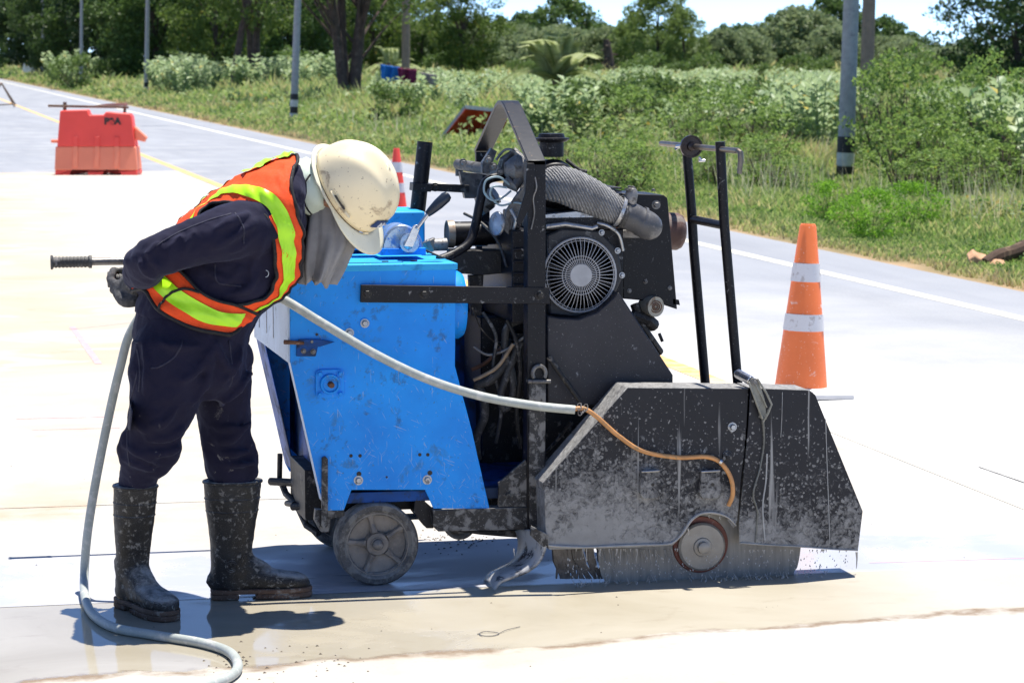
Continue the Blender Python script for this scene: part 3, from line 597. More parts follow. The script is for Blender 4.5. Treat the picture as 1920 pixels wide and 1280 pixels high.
# hardware on the hoop cross pipe
mb = MB().cyl(at(858, 308, 8.30), at(985, 330, 7.95), .016, .02).cyl(at(861, 300, 8.32), at(861, 330, 8.32), .012).cyl(at(940, 318, 8.05), at(965, 322, 8.05), .03)
mb.plate([(905, 305), (922, 278), (932, 284), (916, 325), (905, 325)], 8.1, .03)
mb.lathe(at(985, 318, 7.9), Vector((-1, .5, 0)), [(0, .032), (.02, .045), (.04, .036), (.06, .02)], 20)
mb.tube(T((985, 305, 7.98), (965, 285, 8.0), (945, 300, 8.0), (935, 330, 8.02)), .014)
mb.tube(T((975, 330, 7.9), (965, 350, 7.88), (950, 340, 7.9)), .018); mb.tube(T((930, 365, 8.1), (905, 380, 8.12), (915, 395, 8.12)), .028)
mb.plate([(862, 322), (905, 326), (903, 372), (872, 372)], 8.28, .03).plate([(955, 300), (968, 290), (973, 325), (960, 335)], 7.96, .02)
for q in ((868, 305), (915, 300), (952, 308), (962, 326), (975, 338), (938, 322), (925, 312)): mb.bolt(at(*q, 7.93), r=.008, h=.016)
mb.plate([(965, 372), (985, 345), (996, 352), (975, 400), (955, 440), (944, 430), (950, 395)], 7.84, .02)
part(mb, 'throttle_gear', M('grey_greasy_casting', (.17, .165, .16), .5, .5, .4, 30, ((.04, .035, .03), .4, 30), .5, 130), None, .001)
mb = MB().lathe(at(940, 420, 7.86), Vector((-1, -.45, .1)), [(0, .012), (.01, .034), (.016, .036), (.02, .034), (.024, .02), (.026, 0)], 26); mb.lathe(at(952, 418, 7.86), Vector((1, .2, 0)), [(0, .03), (.03, .022), (.04, .012)], 20); part(mb, 'governor_disc', alu, None, 0)
def hose(name, pts, r, mat, k=8, n=12, parent=None): return part(MB().tube(spline(pts, k), r, n), name, mat, parent, 0)
hose('hydraulic_hose', T((945, 330, 7.95), (912, 340, 7.93), (900, 380, 7.92), (892, 420, 7.92), (880, 455, 7.9), (850, 476, 7.88), (822, 488, 7.86)), .0135, black)
hose('thin_tube', T((955, 346, 7.88), (935, 332, 7.86), (912, 338, 7.85), (908, 360, 7.85), (922, 375, 7.85), (940, 372, 7.86), (958, 358, 7.87)), .0032, cyanhose)
hose('thin_tube', T((950, 352, 7.87), (925, 350, 7.86), (920, 368, 7.86), (938, 385, 7.86), (965, 380, 7.84), (988, 384, 7.8)), .003, cyanhose)
hose('control_cable', T((1003, 332, YN-.02), (1006, 352, YN-.025), (1000, 372, YN-.02), (1002, 400, YN-.02), (996, 430, YN-.02)), .0022, iron)
hose('control_cable', T((800, 470, 7.85), (830, 482, 7.8), (850, 476, 7.84)), .003, grime)
mb = MB().plate([(988, 306), (1002, 306), (1004, 345), (998, 380), (975, 425), (968, 415), (985, 360)], YN-.022, .008); part(mb, 'throttle_arm', black)
# hoses inside the gap
hose('ribbed_hose', T((955, 640, 7.9), (945, 680, 7.85), (920, 712, 7.84), (895, 722, 7.86), (905, 740, 7.86), (908, 780, 7.88), (893, 820, 7.9), (895, 860, 7.92)), .013, rubber)
hose('loop_hose', T((975, 600, 7.85), (950, 615, 7.85), (948, 660, 7.85), (960, 700, 7.84), (962, 740, 7.84), (948, 766, 7.84), (938, 748, 7.84), (946, 715, 7.84), (975, 640, 7.84)), .011, rubber)
hose('bare_rod', T((888, 712, 7.83), (910, 702, 7.82), (935, 685, 7.82), (962, 645, 7.82)), .0055, M('tan_rod', (.34, .24, .15), .6, 0, .3, 30, None, .1))
hose('short_rod', T((884, 693, 7.9), (910, 680, 7.9), (942, 650, 7.9)), .006, rust)
hose('control_cable', T((886, 578, YN+.02), (905, 620, 7.8), (945, 655, 7.85)), .002, grime)
mb = MB().bb(at(956, 670, 7.95), at(992, 625, 7.85)).bb(at(975, 605, 7.9), at(990, 580, 7.8)).bb(at(905, 950, 8.2), at(990, 600, 8.3)).bb(at(1000, 960, 7.95), at(1180, 740, 8.1)); part(mb, 'gear_case', grime, None, .006)
# handles
def handle(px, py, Y, gx):
    a = at(px, py, Y); mb = MB().cyl(a+Vector((.02, 0, 0)), Vector((XL+.01, Y, a.z)), .0115, None, 20); h_ = part(mb, 'push_handle', M('bare_worn_tube', (.16, .15, .14), .35, .8, .3, 20, ((.3, .28, .25), .3, 30), .1), None, 0)
    L_ = at(gx, py, Y).x-a.x; prof = [(0, .006), (0, .0215), (.004, .0225), (.007, .0205), (.009, .0155)]; k = 9
    for i in range(k): t = .012+(L_-.024)*i/k; prof += [(t, .0155), (t+.001, .0172), (t+(L_-.024)/k*.55, .0172), (t+(L_-.024)/k*.6, .0155)]
    prof += [(L_-.012, .0155), (L_-.008, .0195), (L_, .0195), (L_, .0115)]
    part(MB().lathe(a, (1, 0, 0), prof, 24), 'handle_grip', rubber, h_, 0)
handle(95, 492, 8.50, 172); handle(202, 524, 7.655, 275)
# blade guard: two pieces
YG = 7.55; TG = .13
gp = [(1018, 906), (1177, 726), (1404, 728), (1400, 800), (1390, 900), (1383, 975), (1376, 990), (1362, 972), (1340, 964), (1315, 965), (1298, 976), (1284, 1000), (1262, 1022), (1200, 1026), (1030, 1030), (1024, 1010), (1021, 920)]
gpA = [at(x, y, YG) for x, y in gp]
def guard(pts, name, skip=()):
    """hollow sheet metal box open underneath: front plate, back plate and the rim band between"""
    mb = MB(); n = len(pts)
    mb.prism(pts, (0, .004, 0)); mb.prism([p+Vector((0, TG, 0)) for p in pts], (0, .004, 0))
    cx = sum(p.x for p in pts)/n
    for i in range(n):
        if i in skip: continue
        a, b = pts[i], pts[(i+1) % n]; d = (b-a).normalized(); nn = Vector((d.z, 0, -d.x))*.004
        mb.prism([a+Vector((0, .0042, 0)), b+Vector((0, .0042, 0)), b+Vector((0, TG-.0002, 0)), a+Vector((0, TG-.0002, 0))], nn)
    return part(mb, name, guardm, None, .003)
ggr = guard(gpA, 'blade_guard', set(range(2, 14)))
gf = [(1407, 727), (1518, 731), (1529, 740), (1618, 958), (1609, 1033), (1500, 1026), (1386, 1020), (1386, 975), (1393, 900), (1403, 800)]
ggf = guard([at(x, y, YG-.004) for x, y in gf], 'front_guard', {4, 5, 6, 7, 8, 9})
# wet grey bead and drips under the guard
slur = M('running_grey_slurry', (.46, .44, .41), .18, 0, .15, 40, None, .3, 60)
mb = MB(); random.seed(4)
low = [(1028, 1022), (1060, 1024), (1100, 1025), (1150, 1023), (1200, 1021), (1240, 1020), (1262, 1016), (1280, 998), (1296, 974), (1315, 962), (1340, 961), (1364, 969), (1380, 985)]
mb.tube(spline(T(*[(x, y, YG-.001) for x, y in low]), 5), [.0055, .009, .006, .008, .007, .008, .006, .008, .009, .008, .009, .006, .004], 8, flat=.5)
low2 = [(1388, 1017), (1440, 1021), (1500, 1024), (1560, 1029), (1606, 1031)]; mb.tube(spline(T(*[(x, y, YG-.004) for x, y in low2]), 6), .0045, 8, flat=.5)
part(mb, 'slurry_bead', slur, ggr, 0)
mb = MB()
def drip(x, y, L_, r):
    p = at(x, y, YG+random.uniform(0, .02)); mb.tube([p, p+Vector((random.uniform(-.002, .002), 0, -L_*.4)), p+Vector((random.uniform(-.003, .003), 0, -L_*.8)), p+Vector((0, 0, -L_))], [r, r*.6, r*.45, r*.15], 6)
for k in range(24): drip(random.gauss(1140, 70), 1028, random.choice((.006, .008, .01, .014, .022, .04)), random.uniform(.0009, .0030))
for k in range(22):
    p = at(random.uniform(1120, 1260), 1030, YG+random.uniform(.01, .04)); L_ = random.uniform(.02, .065); mb.tube([p, p+Vector((.004, 0, -L_*.5)), p+Vector((random.uniform(0, .02), 0, -L_))], [.004, .0024, .0006], 6, flat=.35)
for k in range(260):
    p = at(random.uniform(1060, 1600), random.uniform(1040, 1082), YG+random.uniform(-.03, .05)); r_ = random.uniform(.0006, .0022); mb.lathe(p, (random.uniform(-.5, .5), 0, 1), [(-r_*1.6, .0002), (-r_*.5, r_), (r_*.6, r_*.8), (r_*2.2, .0001)], 6)
for k in range(80):
    p = at(random.uniform(1060, 1560), 1078, YG+random.uniform(-.02, .03)); p.z = .002; mb.tube([p, p+Vector((random.uniform(-.012, .012), random.uniform(-.02, .01), random.uniform(.006, .022)))], [.0016, .0005], 5)
for k in range(26): drip(random.uniform(1388, 1608), 1030, random.uniform(.004, .013), random.uniform(.001, .0025))
drip(1606, 1034, .05, .004); drip(1290, 990, .02, .003); drip(1330, 964, .012, .0025); drip(1350, 968, .01, .002)
for x, y in ((1065, 1045), (1065, 1056), (1065, 1068), (1160, 1050), (1185, 1062), (1100, 1046), (1213, 1043), (1118, 1058)):
    p = at(x, y, YG+.01); mb.lathe(p, (0, 0, -1), [(0, .0004), (.003, .0016), (.006, .0022), (.008, .001)], 8)
tag(part(mb, 'slurry_drips', slur, ggr, 0), kind='stuff')
# brackets, bolts, seams on the guard
for x0_, x1_ in ((1200, 1240), (1312, 1353)):
    mb = MB().plate([(x0_+3, 884), (x1_-3, 882), (x1_, 925), (x1_-8, 935), (x0_+6, 935), (x0_, 925)], YG-.018, .018)
    br = part(mb, 'guard_bracket', guardm, ggr, .002); xx = (x0_+x1_)/2; p = at(xx+4, 908, YG-.018)
    part(MB().lathe(p+Vector((0, -.0004, 0)), (0, -1, 0), [(0, .005), (.0004, .005)], 12), 'bolt_hole', dark, br, 0)
    part(MB().tube(T((x0_+3, 884, YG-.02), (x1_-3, 882, YG-.02)), .003, 6), 'bracket_lip', alu, br, 0)
part(MB().bolt(at(1373, 800, YG), r=.009, h=.012), 'bolt', alu, ggr, 0)
mb = MB().lathe(at(1364, 855, YG), (0, -1, 0), [(0, .016), (.004, .015), (.005, .006), (.01, .005)], 16); part(mb, 'pivot_boss', guardm, ggr, 0)
# orange latch sleeve + clasp on top
mb = MB().cyl(at(1383, 700, YG+.05), at(1409, 714, YG-.012), .0135, .0135, 22); cl = part(mb, 'hinge_sleeve', chrome, None, .002)
mb = MB().plate([(1403, 716), (1412, 708), (1423, 716), (1434, 748), (1438, 786), (1426, 784), (1420, 760)], YG-.018, .006); mb.tube(T((1404, 716, YG-.024), (1420, 760, YG-.024), (1430, 785, YG-.02)), .0035, 6); mb.tube(T((1420, 710, YG-.026), (1436, 735, YG-.026), (1447, 758, YG-.026), (1440, 775, YG-.024), (1431, 790, YG-.02)), .0035, 6); mb.tube(T((1416, 718, YG-.026), (1428, 742, YG-.024), (1438, 764, YG-.024)), .0025, 6)
part(mb, 'over_centre_clasp', M('slurry_caked_latch', (.24, .235, .20), .5, .2, .3, 20, ((.5, .49, .45), .4, 30), .3), cl, .001); part(MB().bolt(at(1415, 716, YG-.022), r=.007, h=.005), 'bolt', iron, cl, 0)
mb = MB(); mb.tube(spline(T((1430, 785, YG-.007), (1432, 830, YG-.006), (1424, 880, YG-.006), (1412, 925, YG-.006), (1420, 960, YG-.006), (1416, 1016, YG-.006)), 5), [.009, .006, .005, .006, .005, .004], 8, flat=.5); part(mb, 'slurry_run', M('grey_green_slurry_run', (.17, .17, .15), .3, 0, .2, 30, None, .2), ggf, 0)
mb = MB()
for pts_, r in ((((1438, 850), (1436, 900), (1430, 950), (1434, 1012)), .0042), (((1548, 785), (1550, 850), (1553, 930), (1556, 1018)), .002), (((1467, 735), (1466, 780), (1464, 820)), .0015)):
    mb.tube(spline(T(*[(x, y, YG-.005) for x, y in pts_]), 5), r, 6, flat=.5)
part(mb, 'dried_run', M('pale_dried_run', (.5, .5, .49), .7, 0, .1, 30, None, .1), ggf, 0)
# blade and flange
bc = at(1313, 1020, 7.60); BR = .305
mb = MB(); n = 120; ring = []
for i in range(n):
    a = 2*math.pi*i/n; r = BR-(0.006 if i % 6 == 0 else 0); ring.append(bc+Vector((r*math.cos(a), 0, r*math.sin(a))))
mb.prism(ring, (0, .004, 0)); bl = part(mb, 'saw_blade', bladem, None, 0)
mb = MB().lathe(bc+Vector((0, -.001, 0)), (0, -1, 0), [(0, .083), (.004, .081), (.004, .066), (.008, .066), (.008, 0)], 56, False); part(mb, 'red_flange', M('red_ring_paint', (.16, .035, .018), .5, 0, .3, 20, ((.25, .2, .17), .4, 20), .2), bl, 0)
mb = MB().lathe(bc+Vector((0, -.009, -.004)), (0, -1, 0), [(0, .070), (.008, .070), (.014, .064), (.015, .028), (.020, .026), (.021, .018), (.034, .017), (.036, .012), (.036, 0)], 56, False); part(mb, 'clamp_washer', M('slurry_coated_washer', (.30, .275, .24), .35, .2, .12, 30, ((.4, .37, .33), .3, 20), .15), bl, 0)
# rubber flap at the guard's tail
prof = T((1026, 1004, YG), (1024, 1030, YG), (1012, 1055, YG), (990, 1073, YG), (962, 1084, YG), (940, 1093, YG), (929, 1107, YG))
prof = spline(prof, 4); mb = MB(); n = len(prof); wd = .135
vs = []; 
for j in range(5):
    for q_, p in enumerate(prof): tt = max(0, 1-q_/(n-1)*1.3); vs.append(p+Vector((-.045*tt*j/4, wd*j/4*(1+.35*tt), -.012*tt*j/4+.010*math.sin(j/4*math.pi))))
mb.add(vs, [(j*n+i, j*n+i+1, (j+1)*n+i+1, (j+1)*n+i) for j in range(4) for i in range(n-1)])
fl = part(mb, 'rubber_flap', M('wet_black_rubber', (.08, .08, .088), .2, 0, .3, 14, ((.50, .50, .50), .75, 14), .3, 60), None, 0); sm = fl.modifiers.new('s', 'SOLIDIFY'); sm.thickness = .009
part(MB().plate([(996, 985), (1028, 1002), (1027, 1022), (1019, 1025), (994, 1003)], YG-.008, .008), 'flap_clamp', blackm)
part(MB().bb(at(1005, 992, YN-.02), at(1030, 958, YN+.02)), 'guard_mount', blackm)
mb = MB().bb(at(1000, 985, YN-.01), at(1180, 960, YN+.03)); part(mb, 'guard_arm', blackm)
# water hose tap and copper coloured feed line
# guide mast
mb = MB().tube(T((1286, 262, 8.05), (1297, 400, 8.05), (1301, 470, 8.05), (1322, 715, 8.05), (1330, 800, 8.05)), .0145, 20).tube(T((1350, 266, 7.80), (1358, 420, 7.80), (1383, 715, 7.80), (1390, 800, 7.80)), .0145, 20)
mb.cyl(at(1298, 411, 8.05), at(1357, 423, 7.80), .0125)
ms = part(mb, 'guide_mast', black, None, 0)
part(MB().bb(at(1100, 830, 7.76), at(1400, 800, 7.80)+Vector((0, .3, 0))), 'mast_base', black)
rod = M('worn_steel_rod', (.20, .17, .14), .4, .8, .3, 30, ((.28, .2, .14), .3, 30), .1)
mb = MB().tube(T((1240, 269, 8.36), (1385, 283, 7.64)), .0085, 14).tube(T((1383, 283, 7.645), (1388, 286, 7.63), (1389, 300, 7.63), (1386, 326, 7.63)), [.0085, .0085, .0085, .007], 12); ck = part(mb, 'crank_rod', rod, ms, 0)
mb = MB().lathe(at(1297, 275, 8.03), (0, -1, 0), [(-.012, .030), (-.012, .034), (0, .034), (0, .030), (-.004, .029), (-.004, .014), (.004, .012), (.006, .006)], 36); part(mb, 'pulley', M('brown_black_pulley', (.05, .035, .03), .35, .4, .3, 20, None, .2), ms, 0)
mb = MB().cyl(at(1268, 275, 8.1), at(1282, 273, 8.06), .004, .006, 8).cyl(at(1283, 270, 8.1), at(1266, 280, 8.12), .004).tube(T((1310, 295, 8.02), (1316, 302, 8.02)), .004).cyl(at(1310, 302, 8.02), at(1322, 301, 8.02), .004); part(mb, 'wing_screw', chrome, ms, 0)
# ------------------------------------------------------------------ hoses as things
wh_pts = [gr(-400, 1500, .013), gr(-150, 1420, .013), gr(120, 1370, .013), gr(290, 1325, .013), gr(375, 1290, .013), gr(430, 1268, .013), gr(446, 1247, .013), gr(430, 1222, .013), gr(380, 1205, .013), gr(290, 1190, .013), gr(215, 1176, .013), gr(175, 1152, .013), gr(160, 1120, .018)]
wh_pts += [at(158, 1080, 7.78), at(164, 1000, 7.80), at(180, 900, 7.80), at(204, 780, 7.79), at(225, 690, 7.77), at(246, 620, 7.76), at(290, 565, 7.75), at(360, 545, 7.74), at(450, 540, 7.70), at(520, 556, 7.635), at(600, 603, 7.62), at(700, 662, 7.60), at(800, 710, 7.585), at(900, 742, 7.57), at(1000, 760, 7.55), at(1078, 768, 7.532)]
mb = MB().tube(spline(wh_pts, 10), .0125, 20); wh = mb.build('water_hose', hosem, ang=60, origin=wh_pts[11])
tag(wh, 'thick grey-green water hose looping up from the wet ground behind the worker to the saw', 'hose')
mb = MB().tube(spline(T((1072, 767, 7.532), (1095, 766, 7.528), (1120, 782, 7.528), (1160, 817, 7.528), (1205, 845, 7.528), (1270, 857, 7.528), (1325, 856, 7.528), (1352, 868, 7.526), (1370, 895, 7.528), (1374, 925, 7.532), (1366, 947, 7.545)), 8), .0066, 14)
ch_ = mb.build('feed_hose', wire, ang=60, origin=at(1072, 767, 7.532)); tag(ch_, 'thin copper-coloured hose curving across the black blade guard', 'hose')
mb = MB(); p = at(1352, 866, 7.526); mb.lathe(p+Vector((-.006, 0, .004)), Vector((1, 0, -.6)), [(0, .0085), (.008, .0085)], 14); mb.build('hose_clip', chrome, ch_)
mb = MB()
for q in ((1086, 762), (1092, 768), (1098, 764), (1088, 772)): mb.tube([at(*q, 7.525)+Vector((.006*math.cos(t), .008*math.sin(t), .009*math.sin(t+.6))) for t in np.linspace(0, 6.28, 12, endpoint=False)], .0018, 5, True)
mb.build('wire_binding', iron, ch_)
# splash

# strands of brown slurry hanging behind the guard's tail
mb = MB(); random.seed(9)
for k in range(54):
    x = 1034+95*random.random()**1.2; mb.tube([at(x, 1015, 7.62), at(x+random.uniform(0, 14), 1050, 7.622), at(x+random.uniform(4, 34), 1084, 7.625)], [random.uniform(.003, .008), random.uniform(.003, .007), .003], 5)
tag(part(mb, 'slurry_strands', M('brown_grey_slurry_strand', (.14, .12, .105), .3, 0, .4, 40, None, .3), ggr, 0), kind='stuff')

# extra cables, clips and fittings round the engine
random.seed(21)
for (pts_, r, m_) in (
    (((905, 585, 7.84), (930, 630, 7.83), (925, 690, 7.84), (940, 760, 7.86), (930, 830, 7.9)), .005, rubber),
    (((950, 600, 7.83), (968, 640, 7.82), (975, 700, 7.82), (968, 770, 7.84), (975, 840, 7.86)), .006, grime),
    (((888, 650, 7.86), (915, 665, 7.85), (950, 655, 7.84), (985, 630, 7.83)), .004, iron),
    (((870, 400, 8.0), (905, 420, 7.95), (935, 455, 7.9), (950, 500, 7.85)), .0045, rubber),
    (((930, 300, 8.0), (950, 280, 8.0), (975, 292, 7.95), (985, 320, 7.9)), .004, iron),
    (((1062, 300, 7.9), (1085, 318, 7.88), (1100, 322, 7.88)), .006, grime),
    (((1120, 418, 7.77), (1140, 424, 7.76), (1160, 440, 7.77), (1168, 470, 7.78)), .005, alu),
    (((1000, 870, 7.8), (1040, 830, 7.78), (1070, 790, 7.75)), .005, grime)):
    hose('cable', T(*pts_), r, m_)
for q in ((1128, 436), (1158, 470), (1166, 516), (1150, 556)): part(MB().bolt(at(*q, 7.772), r=.006, h=.008), 'bolt', alu, eng, 0)
for q in ((1175, 380), (1180, 545), (1256, 540), (1210, 528)): part(MB().bolt(at(*q, 7.899), r=.0045, h=.004), 'bolt', iron, rb, 0)
for q in ((1180, 352), (1225, 358)): part(MB().bolt(at(*q, 7.96), (0, 0, 1), r=.005, h=.005), 'bolt', iron, rb, 0)
mb = MB().plate([(1165, 432), (1212, 430), (1214, 438), (1200, 446), (1168, 446)], 7.86, .03); part(mb, 'battery_bracket', iron, eng)
mb = MB().cyl(at(1180, 415, 7.84), at(1200, 440, 7.84), .009).cyl(at(1140, 404, 7.8), at(1160, 425, 7.8), .008); part(mb, 'copper_fitting', rust, eng)
mb = MB().tube(T((958, 392, 7.83), (968, 412, 7.82), (962, 436, 7.83)), .006, 8); part(mb, 'bright_bracket', alu)

mb = MB(); random.seed(33)
for k in range(260):
    if k < 110: q = gr(random.gauss(860, 45), random.gauss(1012, 9))
    elif k < 180: q = gr(random.uniform(380, 700), random.gauss(1240, 22))
    else: q = gr(random.uniform(0, 1920), random.uniform(760, 1275))
    r_ = random.uniform(.0010, .0045)*(1 if k < 180 else .7); v_ = [Vector((random.uniform(-1, 1), random.uniform(-1, 1), random.uniform(.1, .8)))*r_ for _ in range(3)]
    mb.add([q+Vector((-r_, -r_, .0004)), q+Vector((r_*1.4, -r_*.6, .0004)), q+Vector((r_*.3, r_, .0004)), q+Vector((0, 0, r_*.9))], [(0, 1, 3), (1, 2, 3), (2, 0, 3), (0, 2, 1)])
tag(mb.build('mud_crumbs', M('dark_mud_crumb', (.09, .07, .055), .9, 0, .4, 40, None, 0)), 'dark crumbs of mud and grit scattered on the slab', 'grit', kind='stuff')
mb = MB(); mb.tube(spline([gr(895, 1188, .002), gr(910, 1183, .004), gr(935, 1186, .003), (gr(925, 1191, .002)), gr(905, 1191, .003), gr(898, 1187, .002)], 5), .0012, 5); mb.tube(spline([gr(935, 1187, .002), gr(950, 1180, .004), gr(975, 1174, .002)], 5), .0010, 5)
tag(mb.build('wire_scrap', iron, origin=gr(920, 1187)), 'small curled scrap of wire lying on the beige slurry', 'wire')
# ------------------------------------------------------------------ the worker
PY = 7.47
PO = gr(370, 1145)
def ell(c, a, b, n=28, e=2.3):
    """ring: centre c, half vectors a and b, squarish exponent e"""
    out = []
    for i in range(n):
        t = 2*math.pi*i/n; ct, st = math.cos(t), math.sin(t)
        out.append(c+a*(math.copysign(abs(ct)**(2/e), ct))+b*(math.copysign(abs(st)**(2/e), st)))
    return out
def limb(mb, pts, radii, n=20, dense=5, flat=1.0, cap=True):
    """tapering limb along pts with rounded ends"""
    P_ = spline([Vector(p) for p in pts], dense); m = len(P_); rr = list(np.interp(np.linspace(0, 1, m), np.linspace(0, 1, len(radii)), radii))
    if cap:
        d0 = (P_[0]-P_[1]).normalized(); d1 = (P_[-1]-P_[-2]).normalized(); r0, r1 = rr[0], rr[-1]
        P_ = [P_[0]+d0*r0*.95, P_[0]+d0*r0*.7]+P_+[P_[-1]+d1*r1*.7, P_[-1]+d1*r1*.95]; rr = [r0*.25, r0*.75]+rr+[r1*.75, r1*.25]
    mb.tube(P_, rr, n, flat=flat)
A = lambda x, y, Y=PY: at(x, y, Y)
# torso sections: back pixel, front pixel, half width
TS = [((250, 585), (462, 652), .168), ((262, 545), (472, 625), .166), ((282, 507), (490, 592), .165), ((322, 448), (530, 548), .178), ((372, 398), (556, 508), .19), ((425, 358), (566, 462), .195), ((478, 327), (568, 415), .185), ((522, 308), (566, 385), .15), ((555, 300), (574, 365), .095)]
S_N = 90
def torso_axes():
    c = [(A(*b)+A(*f))/2 for b, f, w_ in TS]; h = [(A(*b)-A(*f))/2 for b, f, w_ in TS]
    k = len(TS)-1; cs = spline(c, 12); hs = spline(h, 12); ws = np.interp(np.linspace(0, k, len(cs)), range(k+1), [w_ for b, f, w_ in TS])
    return cs, hs, list(ws)
TC, THV, TW = torso_axes()
NS = len(TC)-1
def tors(s, phi, off=0.0, e=2.35):
    s = max(0, min(NS-1e-6, s)); i = int(s); f = s-i
    c = TC[i].lerp(TC[i+1], f); h = THV[i].lerp(THV[i+1], f); w_ = TW[i]*(1-f)+TW[i+1]*f
    sn, cs = math.sin(phi), math.cos(phi)
    p = c+h*math.copysign(abs(sn)**(2/e), sn)+Vector((0, -1, 0))*(w_*math.copysign(abs(cs)**(2/e), cs))
    if off:
        hn = h.normalized(); q = hn*(sn/h.length)+Vector((0, -1, 0))*(cs/w_); p = p+q.normalized()*off
    return p
def project(p):
    d = Vector(p)-Vector((0, 0, HC)); f = Vector((math.sin(TH)*math.cos(PT), math.cos(TH)*math.cos(PT), -math.sin(PT)))
    r = Vector((math.cos(TH), -math.sin(TH), 0)); u = r.cross(f); z = d.dot(f); return (960+F*d.dot(r)/z, 640-F*d.dot(u)/z)
_g = [(s*.5, R(a)) for s in range(0, NS*2) for a in range(-90, 100, 4)]
_gp = np.array([project(tors(s, a, .01)) for s, a in _g])
def sphi(q):
    if isinstance(q[0], str): return q[1], R(q[2])
    i = int(np.argmin((_gp[:, 0]-q[0])**2+(_gp[:, 1]-q[1])**2)); s, a = _g[i]
    st = .25; sa = R(2)
    for _ in range(3):       # refine
        best = min(((s+ds*st, a+da*sa) for ds in (-2, -1, 0, 1, 2) for da in (-2, -1, 0, 1, 2)), key=lambda c: (lambda z: (z[0]-q[0])**2+(z[1]-q[1])**2)(project(tors(c[0], max(R(-92), min(R(96), c[1])), .01))))
        s, a = best; st /= 2; sa /= 2
    return s, a
def B(*q): return ('sp',)+q
def mirror(c): return [(s, math.pi-a) for s, a in c]
def curve(pts):
    return [sphi(p) for p in pts]
def resamp(c, n):
    k = len(c)-1; out = []
    for i in range(n+1):
        t = i/n*k; j = min(int(t), k-1); f = t-j
        g = lambda q: c[max(0, min(k, q))]
        p0, p1, p2, p3 = g(j-1), g(j), g(j+1), g(j+2)
        out.append(tuple(.5*((2*p1[d])+(p2[d]-p0[d])*f+(2*p0[d]-5*p1[d]+4*p2[d]-p3[d])*f*f+(3*p1[d]-p0[d]-3*p2[d]+p3[d])*f**3) for d in (0, 1)))
    return out
def vest_off(s, a): return .0035*math.sin(s*.55+a*5)+.002*math.sin(s*1.3-a*9)
def patch(c0, c1, off, n=60, m=14):
    a = resamp(c0, n); b = resamp(c1, n); mb = MB(); vs = []
    for j in range(m+1):
        t = j/m
        for (s0, p0), (s1, p1) in zip(a, b):
            s = s0*(1-t)+s1*t; p = p0*(1-t)+p1*t; vs.append(tors(s, p, off+vest_off(s, p)))
    mb.add(vs, [(j*(n+1)+i, j*(n+1)+i+1, (j+1)*(n+1)+i+1, (j+1)*(n+1)+i) for j in range(m) for i in range(n)]); return mb
def edge(mb, c, off, r=.0042, n=60): mb.tube([tors(s, p, off+vest_off(s, p)) for s, p in resamp(c, n)], r, 6); return mb
# body: one continuous figure under the clothes
SHN, SHF = A(487, 425, 7.34), A(505, 420, 7.60)
ELN, WRN, HDN = A(286, 484, 7.27), A(263, 522, 7.53), A(254, 532, 7.585)
ELF, WRF, HDF = A(392, 440, 7.86), A(352, 505, 7.70), A(338, 520, 7.665)
HN, KN, AN = A(335, 640, 7.39), A(282, 790, 7.40), A(257, 1050, 7.525)
HF, KF, AF = A(395, 640, 7.55), A(425, 820, 7.57), A(436, 1050, 7.59)
HO = at(650, 357, 7.44); HFv = Vector((.549, 0, -.836)).normalized(); rho = R(36)
U0 = Vector((.836, 0, .549)); HU = (U0*math.cos(rho)+Vector((0, -1, 0))*math.sin(rho)).normalized(); HU = (HU-HFv*HU.dot(HFv)).normalized(); HL = HU.cross(HFv)
hc = HO-HU*.02
def H(f, l, u): return HO+HFv*f+HL*l+HU*u
mb = MB()
for k in range(1): mb.loft([ell(tors(s, 0)*0+TC[s], THV[s]*.86, Vector((0, 1, 0))*TW[s]*.86, 24) for s in range(0, NS+1, 4)])
limb(mb, (TC[-1]-Vector((0, 0, .01)), H(-.02, 0, -.10), H(-.01, 0, -.05)), (.048, .05, .055))
secs = []                                        # head: cranium to chin
for u, f, a_, l in ((.115, 0, .03, .03), (.10, 0, .065, .055), (.06, 0, .092, .072), (.0, .0, .098, .077), (-.05, .005, .090, .070), (-.10, .018, .068, .055), (-.13, .035, .04, .036), (-.145, .045, .015, .015)):
    secs.append(ell(H(f, 0, u), HFv*a_, HL*l, 28, 2.1))
mb.loft(secs[::-1])
limb(mb, (H(.088, 0, -.015), H(.108, 0, -.045), H(.112, 0, -.055)), (.008, .012, .013), 10)        # nose
for sg in (-1, 1):
    limb(mb, (H(-.01, sg*.076, -.01), H(-.015, sg*.084, -.03), H(-.01, sg*.078, -.055)), (.008, .012, .007), 10)   # ears
    limb(mb, (H(.078, sg*.03, -.012), H(.082, sg*.033, -.012)), (.012, .012), 10)                  # brows and eyes
limb(mb, (H(.088, -.02, -.085), H(.094, 0, -.088), H(.088, .02, -.085)), (.006, .008, .006), 8)     # lips
def arm(a, b, c, d, k=1.0):
    limb(mb, (a, a.lerp(b, .5), b), (.055*k, .05*k, .042*k)); limb(mb, (b, b.lerp(c, .5), c), (.042*k, .038*k, .028*k)); limb(mb, (c, d), (.026*k, .022*k))
arm(SHN, ELN, WRN, HDN, .9); arm(SHF, ELF, WRF, HDF, .9)
for h_, k_, a_ in ((HN, KN, AN), (HF, KF, AF)):
    limb(mb, (h_, h_.lerp(k_, .5), k_), (.085, .075, .055)); limb(mb, (k_, k_.lerp(a_, .45)+Vector((-.012, 0, 0)), a_, a_+Vector((.0, 0, -.03))), (.046, .030, .022, .02))
